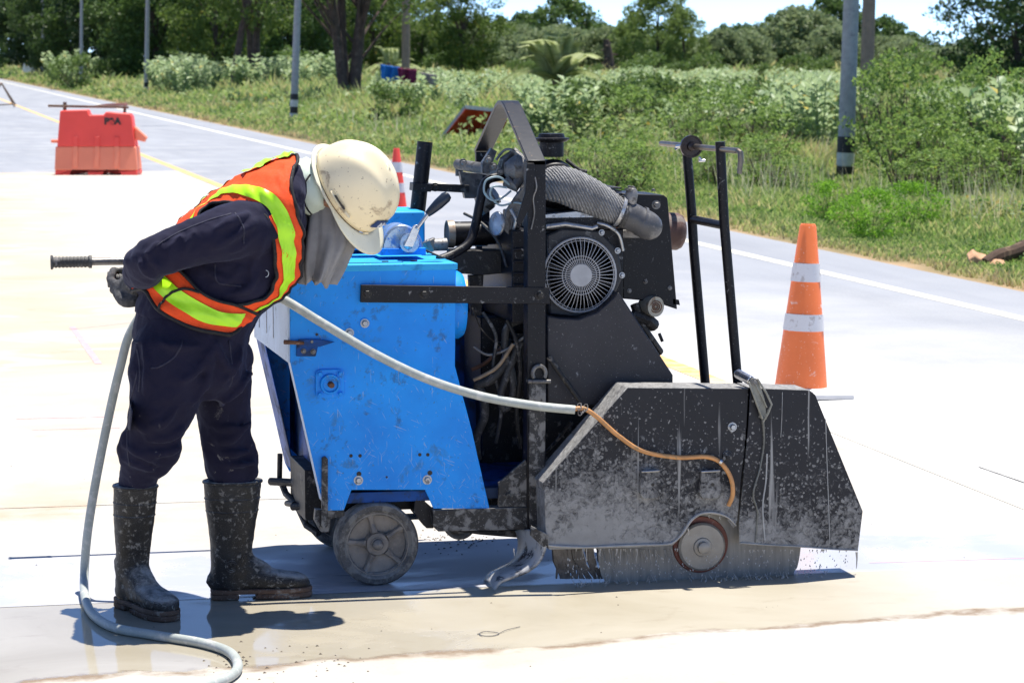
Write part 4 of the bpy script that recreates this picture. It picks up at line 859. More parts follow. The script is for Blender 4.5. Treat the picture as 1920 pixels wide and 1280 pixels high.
# bare fingers inside the gloves
def hand(mb, grip, ax, palmdir, r=.0225, fr_=.0088, palm=True):
    """four unequal fingers and a thumb closed around a bar through `grip` along `ax`"""
    ax = Vector(ax).normalized(); pd = Vector(palmdir); pd = (pd-ax*pd.dot(ax)).normalized(); sd = ax.cross(pd)
    for i, (o, L_) in enumerate(((-.033, .88), (-.011, 1.0), (.011, .96), (.033, .78))):
        c = grip+ax*o; pts = [c+(pd*math.cos(t)+sd*math.sin(t))*(r+.006) for t in np.linspace(.0, 4.1*L_, 7)]
        limb(mb, [grip+ax*o+pd*(r+.035)-sd*.004]+pts, [fr_*1.25]+[fr_*1.1, fr_, fr_*1.08, fr_*.95, fr_*1.0, fr_*.9, fr_*.8], 10, 3)
    c = grip-ax*.045; pts = [grip-ax*.02+pd*(r+.045)-sd*.015]+[c+ax*.006*q+(pd*math.cos(t)+sd*math.sin(t))*(r+.007) for q, t in enumerate((-.6, -1.2, -1.9, -2.5))]
    limb(mb, pts, [.014, .012, .0105, .0105, .009], 10, 4)
    if palm: mb.loft([ell(grip+pd*(r+.004+k)+sd*(.0), ax*w_, sd*t_, 16, 2.6) for k, w_, t_ in ((0, .040, .010), (.02, .044, .016), (.045, .043, .018), (.07, .036, .019), (.09, .029, .019), (.10, .015, .012))])
hand(mb, A(236, 525, 7.655), (1, 0, 0), Vector((.35, -.7, -.35)), .0195, .0050, False); limb(mb, (HDN, A(244, 534, 7.61)), (.018, .012))
person = blob('person', mb, skin, None, .008, 3, origin=PO)
tag(person, 'worker in navy overalls, orange safety vest and cream helmet bending over the concrete saw', 'person')
# jacket: torso and both sleeves, one garment
mb = MB(); mb.loft([ell(TC[s], THV[s]*.985, Vector((0, 1, 0))*TW[s]*.985, 36, 2.35) for s in range(0, NS+1, 3)])
limb(mb, (SHN+Vector((.005, .05, .0)), SHN, A(432, 434, 7.285), A(375, 451, 7.265), A(322, 470, 7.262), ELN, A(272, 500, 7.33), A(264, 511, 7.43), A(261, 517, 7.53)), (.082, .084, .074, .064, .058, .056, .054, .048, .043), 26)
limb(mb, (A(395, 420, 7.272), A(345, 447, 7.255), A(300, 470, 7.25)), (.030, .036, .032), 16)    # loose cloth above the elbow
limb(mb, (A(272, 478, 7.28), A(258, 492, 7.31), A(256, 508, 7.4)), (.034, .036, .034), 16)
limb(mb, (SHF, SHF.lerp(ELF, .5), ELF, ELF.lerp(WRF, .5), WRF), (.078, .07, .058, .054, .045), 22)
limb(mb, (A(470, 480, 7.36), A(470, 530, 7.34), A(440, 560, 7.34)), (.06, .05, .04), 18)
from mathutils.bvhtree import BVHTree
def folds(mb, lines):
    # raised cloth folds laid on the garment before it is fused
    bv = BVHTree.FromPolygons([Vector(v) for v in mb.v], mb.f, all_triangles=False)
    for r, pts in lines:
        P_ = spline([A(x, y, 7.3) for x, y in pts], 5); q = []
        for p in P_:
            h = bv.ray_cast(Vector((p.x, 6.6, p.z)), Vector((0, 1, 0)))
            if h[0] is not None: q.append(at(*project(Vector((p.x, 7.3, p.z))), h[0].y-r*.28))
        if len(q) > 3: n_ = len(q); mb.tube(q, [r*(.35+.65*math.sin(math.pi*(i+.5)/n_)) for i in range(n_)], 8)
folds(mb, [(.013, ((470, 398), (440, 412), (405, 430))), (.012, ((482, 412), (455, 432), (425, 452), (395, 466))), (.011, ((478, 440), (450, 462), (420, 474))), (.012, ((300, 452), (285, 470), (282, 495))), (.011, ((272, 470), (290, 492), (300, 508))), (.012, ((262, 490), (275, 508), (292, 520))), (.009, ((340, 440), (322, 462), (318, 488))), (.009, ((365, 430), (352, 455), (350, 480))),
    (.011, ((500, 440), (480, 480), (470, 520))), (.010, ((455, 500), (430, 525), (395, 535))), (.010, ((490, 500), (465, 540), (420, 555))), (.009, ((380, 500), (410, 520), (450, 525)))])
jacket = blob('jacket', mb, navy, person, .0065, 3, .014, .06)
# trousers
mb = MB(); mb.loft([ell(A(357, 600), A(257, 578)-A(357, 600), Vector((0, .165, 0)), 32, 2.4), ell(A(355, 625), A(250, 618)-A(355, 625), Vector((0, .172, 0)), 32, 2.4), ell(A(356, 665), A(250, 665)-A(356, 665), Vector((0, .17, 0)), 32, 2.4), ell(A(360, 715), A(262, 720)-A(360, 715), Vector((0, .155, 0)), 32, 2.4), ell(A(365, 745), A(285, 750)-A(365, 745), Vector((0, .12, 0)), 32, 2.2)])
limb(mb, (A(325, 655, 7.39), A(316, 710, 7.38), A(303, 765, 7.375), A(285, 812, 7.38), A(273, 850, 7.41), A(262, 885, 7.45), A(256, 925, 7.475)), (.112, .108, .090, .072, .066, .056, .044), 26)
limb(mb, (A(300, 800, 7.36), A(318, 835, 7.36), A(300, 868, 7.39), A(282, 888, 7.43)), (.036, .034, .034, .026), 16)
limb(mb, (A(242, 815, 7.38), A(236, 850, 7.40), A(243, 882, 7.43)), (.022, .024, .02), 14)
limb(mb, (A(400, 660, 7.55), A(412, 720, 7.56), A(420, 780, 7.57), A(424, 830, 7.575), A(430, 870, 7.58), A(436, 905, 7.585)), (.098, .088, .074, .067, .067, .060), 26)
limb(mb, (A(455, 810, 7.55), A(466, 850, 7.555), A(470, 885, 7.56)), (.022, .026, .022), 14)
limb(mb, (A(388, 800, 7.55), A(396, 850, 7.555), A(402, 882, 7.56)), (.022, .022, .02), 14)
limb(mb, (A(430, 640, 7.42), A(446, 665, 7.46), A(452, 700, 7.5)), (.035, .04, .03), 14)
folds(mb, [(.012, ((268, 640), (275, 690), (270, 740))), (.013, ((400, 650), (375, 690), (340, 715))), (.012, ((398, 670), (385, 720), (360, 760))), (.012, ((405, 640), (420, 680), (440, 700))), (.012, ((335, 760), (310, 790), (280, 800))), (.013, ((345, 800), (315, 822), (275, 826))), (.013, ((338, 840), (305, 850), (265, 845))), (.012, ((230, 830), (262, 850), (300, 872))), (.010, ((228, 860), (258, 872), (290, 884))), (.010, ((240, 770), (262, 800), (290, 815))),
    (.011, ((380, 780), (410, 800), (450, 800))), (.012, ((470, 790), (440, 820), (400, 828))), (.012, ((390, 830), (425, 850), (470, 846))), (.011, ((398, 860), (430, 872), (478, 868))), (.011, ((470, 700), (440, 740), (410, 760))), (.010, ((455, 650), (440, 690), (420, 715))), (.009, ((300, 640), (330, 650), (380, 648)))])
trousers = blob('trousers', mb, navyt, person, .0065, 3, .016, .06)
mb = MB()
def seam(pts, r=.0015): mb.tube(spline([A(*p) for p in pts], 4), r, 5)
def ribbon(pts, wd, target, name, mat=None):
    # a stitched seam or hem lying on the cloth
    P_ = spline([A(*p) for p in pts], 8); vs = []
    for i, p in enumerate(P_):
        d = P_[min(i+1, len(P_)-1)]-P_[max(i-1, 0)]; n_ = Vector((d.z, 0, -d.x)).normalized()*wd/2; vs += [p+n_, p-n_]
    mb = MB(); mb.add(vs, [(2*i, 2*i+1, 2*i+3, 2*i+2) for i in range(len(P_)-1)]); o = mb.build(name, mat or navy_seam, target, ang=180)
    w_ = o.modifiers.new('w', 'SHRINKWRAP'); w_.target = target; w_.wrap_method = 'PROJECT'; w_.use_project_y = True; w_.use_positive_direction = True; w_.use_negative_direction = True; w_.offset = .0016; s_ = o.modifiers.new('s', 'SOLIDIFY'); s_.thickness = .0014; return o
navy_seam = M('navy_stitching', (.020, .020, .042), .9, 0, .1, 30, None, 0)
ribbon([(258, 640, 7.25), (266, 690, 7.25), (264, 740, 7.25)], .004, trousers, 'seam'); ribbon([(345, 640, 7.25), (330, 670, 7.25), (300, 690, 7.25), (285, 692, 7.25)], .005, trousers, 'pocket_edge')
ribbon([(432, 640, 7.3), (430, 700, 7.4), (425, 720, 7.4)], .004, trousers, 'seam'); ribbon([(448, 705, 7.4), (446, 745, 7.4), (464, 742, 7.4)], .004, trousers, 'pocket_edge')
ribbon([(262, 700, 7.25), (250, 770, 7.25), (244, 840, 7.25), (246, 880, 7.3)], .003, trousers, 'seam')
ribbon([(300, 466, 7.1), (345, 440, 7.1), (400, 418, 7.1), (445, 405, 7.1)], .003, jacket, 'seam'); ribbon([(452, 404, 7.1), (466, 430, 7.1), (468, 462, 7.1)], .004, jacket, 'seam')
ribbon([(420, 505, 7.1), (424, 540, 7.1), (470, 548, 7.1)], .004, jacket, 'pocket_edge')
mb = MB(); p_ = A(498, 513, 7.265); mb.tube([p_+Vector((.008*math.cos(t), 0, .009*math.sin(t))) for t in np.linspace(-1.6, 1.5, 12)], .0012, 5); mb.build('key_ring', alu, jacket)
# boots
def boot(toe_dir, heel, shaft_top, tilt, sc=1.0, ab=(.085, .060)):
    f = Vector(toe_dir).normalized(); l = Vector((-f.y, f.x, 0)); z = Vector((0, 0, 1)); hp = Vector(heel)
    mb = MB(); ank = hp+f*.052
    top = Vector(shaft_top); secs = []
    for t, a_, b_ in ((0, ab[0]*.72, ab[1]*.80), (.25, ab[0]*.72, ab[1]*.82), (.5, ab[0]*.82, ab[1]*.92), (.75, ab[0]*.94, ab[1]), (1, ab[0], ab[1]*1.02)):
        b0 = ank+z*.085; secs.append(ell(b0.lerp(top, t), f*a_, l*b_, 28, 2.1))
    mb.loft([ell(ank+z*.03, f*.060, l*.040, 28, 2.1)]+secs)
    secs = []
    for d, hw, hh in ((-.004, .018, .035), (.006, .030, .055), (.04, .036, .072), (.085, .038, .080), (.125, .040, .074), (.165, .045, .060), (.205, .047, .052), (.24, .043, .046), (.262, .030, .036), (.272, .012, .02)):
        secs.append([hp+f*d+z*(.020+hh*.5)+q for q in ell(Vector((0, 0, 0)), l*hw, z*hh*.52, 22, 2.5)])
    mb.loft(secs)
    limb(mb, (ank+f*-.01+z*.12, ank+f*.045+z*.085, ank+f*.09+z*.062), (.046, .040, .034), 18)
    limb(mb, (hp+z*.05-f*.004, hp+z*.062-f*.006), (.016, .012), 10)
    bo = blob('boot', mb, bootm, person, .006, 4, .004, .03)
    mb = MB(); d = (top-(ank+z*.085)).normalized()
    SL = (top-(ank+z*.085)).length
    for t, g in ((-.004, .0045), (-.05, .0024), (-.085, .0024)):
        c = top+d*t; q_ = max(0, 1+t/SL); ka = float(np.interp(q_, (0, .25, .5, .75, 1), (.72, .72, .82, .94, 1))); kb = float(np.interp(q_, (0, .25, .5, .75, 1), (.80, .82, .92, 1, 1.02))); rg = ell(c, f*(ab[0]*ka-.001), l*(ab[1]*kb-.001), 36, 2.1); mb.tube(rg, g, 8, True)
    mb.build('boot_cuff', bootm, bo)
    mb = MB(); out = [(-.006, .012), (-.004, .028), (.02, .037), (.07, .036), (.12, .040), (.17, .047), (.21, .048), (.245, .042), (.268, .028), (.277, .01)]
    pl = [hp+f*d_+l*w_ for d_, w_ in out]+[hp+f*d_-l*w_ for d_, w_ in out[::-1]]
    mb.prism([p+z*.016 for p in pl], z*.014)
    hl = [p for (p, (d_, w_)) in zip(pl, out+out[::-1]) if d_ <= .075]; mb.prism([p+z*.001 for p in hl], z*.0155)
    fo = [p for (p, (d_, w_)) in zip(pl, out+out[::-1]) if d_ >= .115]; mb.prism([p+z*.001 for p in fo], z*.0155)
    for k in range(9):
        for sg in (-1, 1): mb.box(hp+f*(.118+.017*k)+l*sg*(.040+.006*math.sin(k/8*math.pi))*(1 if k < 7 else .75)+z*.009, (.007, .007, .012), Matrix.Rotation(math.atan2(f.y, f.x), 3, 'Z'))
    so_ = mb.build('boot_sole', bootsole, bo, .004); return bo, hp, f, l
hn = at(231, 1130, 7.56); hn.z = .0; boot((.40, -.92, 0), hn, A(254, 908, 7.47), 0, 1, (.064, .056))
hf = at(399, 1106, 7.60); hf.z = 0; bfar, hp_, f_, l_ = boot((1, -.02, 0), hf, A(436, 899, 7.585), 0, 1, (.081, .062))
mb = MB()
p = A(434, 1062, 7.536)
for rr in (.016, .011): mb.tube([p+Vector((rr*math.cos(t), .002*math.cos(t), rr*math.sin(t))) for t in np.linspace(0, 6.28, 24, endpoint=False)], .0018, 5, True)
for a_, b_ in (((408, 1040), (420, 1054)), ((448, 1066), (462, 1036)), ((462, 1036), (468, 1058))): mb.tube([A(*a_, 7.537), A(*b_, 7.537)], .0016, 5)
mb.build('embossed_mark', bootm, bfar)
# gloves
mb = MB(); hand(mb, A(236, 525, 7.655), (1, 0, 0), Vector((.35, -.7, -.35)), .0215, .0115)
limb(mb, (A(244, 538, 7.60), A(256, 528, 7.555), A(264, 519, 7.52)), (.037, .033, .034), 18); limb(mb, (A(222, 545, 7.62), A(246, 545, 7.60)), (.019, .026), 14)
blob('glove', mb, glovem, person, .0045, 3, .004, .02)
mb = MB(); hand(mb, A(338, 524, 7.655), (1, 0, 0), Vector((.3, .7, .3)), .0150, .0105); limb(mb, (HDF, WRF), (.034, .034), 16); blob('glove', mb, glovem, person, .005, 3)
mb = MB().tube(spline([A(244, 515, 7.50), A(246, 528, 7.51), A(254, 540, 7.53), A(262, 545, 7.55)], 4), .004, 8); mb.build('glove_cuff', vorange, person)
# vest
OFF = .015
Aarm = [(352, 500), (356, 460), (368, 420), (395, 385), (433, 380), (477, 391), (499, 408), (511, 443), (514, 481), (514, 525), (501, 552), (468, 566), (440, 572)]
sA = curve(Aarm)
Out = [B(*q) for q in ()]
sO = [(sphi((262, 540))[0], R(90)), (sphi((300, 475))[0], R(90)), (sphi((345, 425))[0], R(90)), (sphi((415, 365))[0], R(90)), (sphi((490, 328))[0], R(90)), (NS-.5, R(88)), (NS-2.0, R(50)), sphi((556, 399)), sphi((566, 440)), sphi((562, 485)), sphi((554, 526)), sphi((522, 558)), sphi((480, 588))]
# waist band: lower edge round the back to the front
hem = [(sphi((262, 548))[0]-2, R(90)), sphi((274, 545)), sphi((285, 562)), sphi((302, 583)), sphi((339, 605)), sphi((368, 616)), sphi((405, 623)), sphi((432, 625)), sphi((452, 612))]
upp = [(sphi((285, 505))[0], R(90)), sphi((302, 492)), sphi((318, 497)), sphi((335, 505)), sphi((354, 524)), sphi((377, 547)), sphi((405, 562)), sphi((443, 572)), sphi((480, 588))]
gap0 = [sA[0]]+[sphi(q) for q in ((352, 500), (356, 512))]
LTo = curve([(393, 377), (433, 353), (470, 350), (501, 358), (520, 370), (537, 394), (548, 427), (550, 468), (548, 509), (533, 541), (515, 558), (488, 580)])
LBo = curve([(385, 383), (430, 365), (477, 375), (502, 390), (513, 413), (521, 443), (526, 476), (526, 525), (518, 550), (504, 563), (474, 582), (468, 583)])
LT2 = curve([(290, 503), (300, 509), (320, 526), (339, 543), (377, 567), (414, 584), (457, 586)]); LB2 = curve([(277, 512), (287, 530), (300, 548), (318, 566), (349, 586), (386, 605), (441, 612)])
# far lime stripe up the back comes from mirroring the near one; make the near one reach up the back
LTb = [(LTo[0][0]-18, R(64))]+LTo[:1]; LBb = [(LBo[0][0]-18, R(50))]+LBo[:1]
vb = None
for mi in (0, 1):
    g = mirror if mi else (lambda c: c)
    a = patch(g(sA), g(sO), OFF, 80, 16); b = patch(g(hem), g(upp), OFF+.002, 70, 10)
    if vb is None: vb = MB()
    for q in (a, b): vb.add(q.v, q.f)
vest = vb.build('safety_vest', vorange, person, ang=80); m_ = vest.modifiers.new('s', 'SOLIDIFY'); m_.thickness = .002
for mi in (0, 1):
    g = mirror if mi else (lambda c: c)
    patch(g(LTo), g(LBo), OFF+.0035, 70, 5).build('reflective_strip', lime, vest, ang=80)
    patch(g(LTb), g(LBb), OFF+.0035, 30, 5).build('reflective_strip', lime, vest, ang=80)
    patch(g(LT2), g(LB2), OFF+.0065, 60, 5).build('reflective_strip', lime, vest, ang=80)
    pb = MB(); edge(pb, g(sA), OFF, .0048, 90); edge(pb, g(sO[5:]), OFF, .0052); edge(pb, g(hem), OFF+.002, .0055); edge(pb, g(upp[1:]), OFF+.003, .0042)
    edge(pb, g([sphi((302, 583)), sphi((306, 570)), sphi((318, 555)), sphi((345, 542)), sphi((375, 548))]), OFF+.007, .0038)
    pb.build('binding', piping, vest, ang=80)
s47 = sphi((470, 333))[0]; patch([(s47, R(96)), (NS-3, R(97)), (NS-.6, R(95))], [(s47, R(80)), (NS-3, R(72)), (NS-.6, R(60))], OFF+.008, 40, 8).build('reflective_strip', lime, vest, ang=80)
# collar scarf and neck cloth
mb = MB(); c0 = A(549, 350); c1 = A(590, 352, 7.46); hv = (A(541, 305)-A(556, 402))/2
secs = []
for t, k, w_ in ((-.25, .95, .080), (.1, 1.06, .090), (.45, 1.08, .092), (.8, 1.12, .090), (1.1, 1.05, .085), (1.35, .8, .06)):
    r = ell(c0.lerp(c1, t)+Vector((0, 0, .0)), hv*k, Vector((0, w_, 0)), 60, 2.1)
    secs.append([q+(q-c0.lerp(c1, t)).normalized()*.006*math.sin(i*.7+t*5)*(.5+.5*math.sin(i*.23)) for i, q in enumerate(r)])
mb.loft(secs); sc = mb.build('neck_cloth', scarfm, person, ang=80)
mb = MB(); mb.tube(spline([A(582, 327, 7.375), A(571, 345, 7.37), A(568, 366, 7.37), A(574, 388, 7.375), A(584, 402, 7.385)], 5), .0045, 8, flat=.5); mb.build('cloth_hem', piping, sc)
# grey face cloth hanging from the helmet
rows = [((586, 345), (640, 385), .066), ((580, 372), (650, 412), .070), ((575, 400), (662, 438), .074), ((570, 430), (668, 452), .080), ((568, 460), (655, 472), .080), ((567, 490), (641, 495), .072), ((567, 512), (631, 512), .066), ((567, 527), (618, 530), .062)]
mb = MB(); secs = []; n = 72
for j, (a, b, w_) in enumerate(rows):
    pa, pb_ = A(*a, 7.47), A(*b, 7.47); c = (pa+pb_)/2; h = (pb_-pa)/2
    r = ell(c, h, Vector((0, w_, 0)), n, 2.0); q2 = []
    for i, q in enumerate(r):
        t = 2*math.pi*i/n; k = .003+.008*j/7
        q2.append(q+(q-c).normalized()*k*(math.sin(5*t+.5*j)+.7*math.sin(9*t-.3*j)+.4*math.sin(15*t+1))+Vector((0, 0, .010*(math.sin(3*t+1)+.4*math.sin(8*t))*(j == 7))))
    secs.append(q2)
mb.loft(secs, False); fcl = mb.build('face_cloth', clothgrey, person, ang=80); fcl.modifiers.new('sub', 'SUBSURF').render_levels = 1; m_ = fcl.modifiers.new('s', 'SOLIDIFY'); m_.thickness = .002
# helmet
mb = MB(); nu, nv = 72, 22; vs = []
def hshell(th, v, k=1.0):
    ct, st = math.cos(th), math.sin(th); cz = math.cos(v); sz = math.sin(v)
    rf, rl, hu = (.131 if ct > 0 else .131)*k, .106*k, .142*k
    f = rf*ct*cz**.82; l = rl*st*cz**.82; u = hu*sz**.92
    ridge = .0065*math.exp(-(l/.022)**2)+.004*math.exp(-((abs(l)-.058)/.014)**2); ridge *= min(1, max(0, (u-.03)/.05))
    nn = Vector((f/rf**2, l/rl**2, u/hu**2)).normalized(); return Vector((f, l, u))+nn*ridge
for j in range(nv+1):
    v = (j/nv)*math.pi/2
    for i in range(nu): q = hshell(2*math.pi*i/nu, v); vs.append(H(q.x, q.y, q.z))
fs = [(j*nu+i, j*nu+(i+1) % nu, (j+1)*nu+(i+1) % nu, (j+1)*nu+i) for j in range(nv) for i in range(nu)]
mb.add(vs, fs); hh = mb.build('hard_hat', helm, person, ang=180); m_ = hh.modifiers.new('s', 'SOLIDIFY'); m_.thickness = .003
mb = MB(); vs = []; nr = 7
for j in range(nr+1):
    t = j/nr
    for i in range(nu):
        th = 2*math.pi*i/nu; ct, st = math.cos(th), math.sin(th); q = hshell(th, 0)
        pk = max(0, ct)**1.25; out = .008+.052*pk+(.006 if ct < -.5 else 0); d = Vector((ct, st*.8, 0)).normalized()
        u = -.004-.006*t-.010*pk*t*t+.004*t*(1-pk)-.012*pk*t*(st*st); vs.append(H(q.x+d.x*out*t, q.y+d.y*out*t, u))
mb.add(vs, [(j*nu+i, j*nu+(i+1) % nu, (j+1)*nu+(i+1) % nu, (j+1)*nu+i) for j in range(nr) for i in range(nu)])
hb = mb.build('helmet_brim', M('translucent_cream_brim', (.82, .78, .60), .35, 0, .05, 20, ((.4, .33, .2), .08, 26), .02), hh, ang=180); m_ = hb.modifiers.new('s', 'SOLIDIFY'); m_.thickness = .004; m_.offset = 0
# side slot, temple boss, sticker
def onshell(f_, l_sign, u, off=.003):
    # point on the near side of the shell for given f and u
    v = math.asin(min(1, (u/.142)**(1/.92))); cz = math.cos(v)**.82; ct = max(-1, min(1, f_/(.131*cz))); th = -math.acos(ct) if l_sign < 0 else math.acos(ct)
    q = hshell(th, v); return H(q.x, q.y+off*l_sign, q.z+off*.3)
near = -1 if H(0, -1, 0).y < H(0, 1, 0).y else 1
mb = MB()
mb.tube([onshell(t, near, .018, .003) for t in np.linspace(-.035, .05, 10)], [.010]*10, 8, flat=.5); mb.build('accessory_slot', helm, hh, ang=60)
mb = MB(); mb.tube([onshell(t, near, .024, .008) for t in np.linspace(-.020, .025, 8)], .003, 6); mb.build('slot_opening', dark, hh)
def decal(f0, f1, u0, u1, off, mat, name, n=10):
    mb = MB(); vs = [onshell(f0+(f1-f0)*i/n, near, u0+(u1-u0)*j/4+ (0), off) for j in range(5) for i in range(n+1)]
    mb.add(vs, [(j*(n+1)+i, j*(n+1)+i+1, (j+1)*(n+1)+i+1, (j+1)*(n+1)+i) for j in range(4) for i in range(n)]); return mb.build(name, mat, hh, ang=180)
nvy = M('navy_sticker', (.03, .05, .14), .35, 0, .1, 30, None, 0); wht = M('white_print', (.8, .8, .8), .5, 0, .02, 30, None, 0)
def front(th, u, off=.0015):
    v = math.asin(min(1, (u/.142)**(1/.92))); q = hshell(th, v); c = hshell(th, v*.98+.001); n_ = Vector((q.x/.131**2, q.y/.106**2, q.z/.142**2)).normalized(); q = q+n_*off; return H(q.x, q.y, q.z)
nl = near
mb = MB(); n = 14; vs = [front(nl*(.0+.62*i/n), .032+.028*j/4+.004*math.sin(i/n*3), .0035) for j in range(5) for i in range(n+1)]
mb.add(vs, [(j*(n+1)+i, j*(n+1)+i+1, (j+1)*(n+1)+i+1, (j+1)*(n+1)+i) for j in range(4) for i in range(n)]); mb.build('sticker', nvy, hh, ang=180)
mb = MB(); mb.tube([front(nl*a, b, .005) for a, b in ((.26, .040), (.26, .056), (.33, .044), (.40, .056), (.40, .040))], .0022, 5); mb.build('sticker_letter', wht, hh)
mb = MB(); mb.tube([front(nl*a, b, .005) for a, b in ((.06, .046), (.12, .046), (.18, .047))], .0016, 5); mb.build('sticker_stripe', wht, hh)
mb = MB(); mb.tube([front(nl*a, b, .004) for a, b in ((.55, .004), (.42, .008), (.35, .004), (.5, .001))], .0016, 5, True); mb.build('brim_emblem', helm, hh)
# ------------------------------------------------------------------ traffic cones
def cone(loc, h, r0, r1, base, label, dusty, rot=0, lean=0):
    root = empty('traffic_cone', loc, label, 'traffic cone'); z0 = .03
    def ring(a, b): return [(z0+h*a, r0+(r1-r0)*a), (z0+h*b, r0+(r1-r0)*b)]
    o = Vector(loc)
    body = MB().lathe(o, (0, 0, 1), [(z0, r0), (z0+h*.985, r1*1.0), (z0+h, r1*.85), (z0+h, r1*.6), (z0+h*.9, r1*.6)], 48, False).build('cone_body', orange_p if dusty else red_p, root, ang=30)
    for a, b in ((.655, .765), (.36, .46)) if dusty else ((.62, .78), (.30, .45)):
        MB().lathe(o, (0, 0, 1), [(z0+h*a, r0+(r1-r0)*a+.001), (z0+h*a, r0+(r1-r0)*a+.003), (z0+h*b, r0+(r1-r0)*b+.003), (z0+h*b, r0+(r1-r0)*b+.001)], 48, False).build('reflective_band', white_b, root, ang=30)
    rt = Matrix.Rotation(rot, 3, 'Z'); mb = MB().box(o+Vector((0, 0, .016)), (base, base, .028), rt).lathe(o, (0, 0, 1), [(.03, r0*1.18), (.045, r0*1.02)], 40)
    mb.build('cone_base', dustw if dusty else red_p, root, .008)
    root.rotation_euler = (0, lean, 0); return root
cone(gr(1501, 742), .735, .118, .037, .36, 'large orange traffic cone with two dirty white bands, standing right of the saw', True, .1, .035)
cone(gr(744, 402), .60, .10, .03, .32, 'small red traffic cone mostly hidden behind the white helmet', False)
# ------------------------------------------------------------------ water barrier with wooden frame behind
b0 = gr(108, 327); b1 = gr(262, 327); bx = (b1-b0).normalized(); by = Vector((-bx.y, bx.x, 0)); W_ = (b1-b0).length; sc_ = W_/154
def bp(px, py, d=0): return b0+bx*((px-108)*sc_)+Vector((0, 0, (327-py)*sc_*1.0))+by*d
bar = empty('water_barrier', b0+bx*W_/2, 'faded red plastic water-filled road barrier with black letters, on the far slab edge', 'road barrier')
def barr(px, mat, name, d0, d1):
    mb = MB(); mb.prism([bp(x, y, d0) for x, y in px], by*(d1-d0)); return mb
up = [(112, 274), (117, 208), (168, 206), (172, 216), (198, 216), (202, 210), (222, 212), (247, 213), (251, 219), (254, 250), (257, 274)]
lo = [(108, 318), (109, 274.2), (259, 274.2), (262, 318)]
# battered body: wide foot, narrow top
def batter(px, y0, d0, y1, d1, mat, name):
    mb = MB(); fr_ = []; bk = []
    for x, y in px:
        t = (y-y0)/(y1-y0); d = d0+(d1-d0)*t; fr_.append(bp(x, y, -d)); bk.append(bp(x, y, d))
    n = len(px); mb.add(fr_+bk, [tuple(range(n)), tuple(range(2*n-1, n-1, -1))]+[(i, i+n, (i+1) % n+n, (i+1) % n) for i in range(n)]); return mb.build(name, mat, bar, .012)
batter(up, 206, .10, 274, .17, red_p, 'upper_body'); batter(lo, 274, .17, 318, .24, pink_p, 'lower_body')
batter([(109, 318), (262, 318), (262, 327.5), (232, 327.5), (227, 319), (203, 319), (196, 327.5), (172, 327.5), (166, 319), (142, 319), (136, 327.5), (109, 327.5)], 318, .24, 328, .25, red_p, 'foot')
mb = MB()
for x in (142, 182, 219):
    for (ya, da), (yb, db), rm in ((((256), .155), ((274), .172), red_p), (((274), .172), ((312), .232), pink_p)):
        p = [bp(x, ya, -da), bp(x+9, ya, -da), bp(x+9, yb, -db), bp(x, yb, -db)]; MB().prism(p, by*-.010).build('rib', rm, bar, .004)
MB().cyl(bp(97, 265), bp(112, 265), .022).build('coupling_pin', pink_p, bar, .004)
mb = MB().prism([bp(254, 237, -.07), bp(277, 258, -.07), bp(272, 266, -.07), bp(256, 262, -.07)], by*.14).cyl(bp(271, 266), bp(271, 259), .02); mb.build('coupling_lug', pink_p, bar, .006)
def text(body, p, size, xdir, updir, mat, parent, name, depth=.002, bold=.012):
    cu = bpy.data.curves.new(name, 'FONT'); cu.body = body; cu.size = size; cu.extrude = depth; cu.offset = bold; cu.align_x = 'CENTER'; cu.align_y = 'CENTER'
    tmp = bpy.data.objects.new('t', cu); COL.objects.link(tmp); dg = bpy.context.evaluated_depsgraph_get(); me = bpy.data.meshes.new_from_object(tmp.evaluated_get(dg)); bpy.data.objects.remove(tmp)
    x = Vector(xdir).normalized(); y = Vector(updir).normalized(); z = x.cross(y); off = rootloc(parent)
    for v in me.vertices: q = Vector(p)+x*v.co.x+y*v.co.y+z*v.co.z-off; v.co = q
    me.materials.append(mat); o = bpy.data.objects.new(name, me); COL.objects.link(o); o.parent = parent; return o
text('P&A', bp(215, 228, -.129), .115, bx*1.15, Vector((0, 0, 68*sc_))+by*.07, dark, bar, 'stencilled_letters', .003, .006)
def trestle(a, b, hgt, label, px_extra=()):
    pass
wf = empty('pole_barricade', b0+by*.35, 'rough barricade of wooden poles standing behind the red barrier', 'barricade'); mb = MB()
rr = lambda p, q, r: mb.cyl(p, q, r, r*.85, 9)
rr(bp(84, 200, .35), bp(236, 203, .35), .017); mb.build('top_rail', wood, wf); mb = MB()
rr(bp(115, 193, .38), bp(110, 329, .38), .024); mb.build('post', wood, wf); mb = MB(); rr(bp(228, 195, .38), bp(226, 329, .38), .020); mb.build('post', wood, wf); mb = MB()
rr(bp(97, 304, .36), bp(230, 304, .36), .012); mb.build('lower_rail', wood, wf)
mb = MB(); mb.prism([bp(118, 200, .36), bp(160, 201, .36), bp(195, 196, .36), bp(234, 194, .36), bp(233, 200, .36), bp(118, 203, .36)], by*.05); mb.build('pale_batten', M('pale_batten_wood', (.5, .38, .27), .8, 0, .2, 10, None, .2), wf)
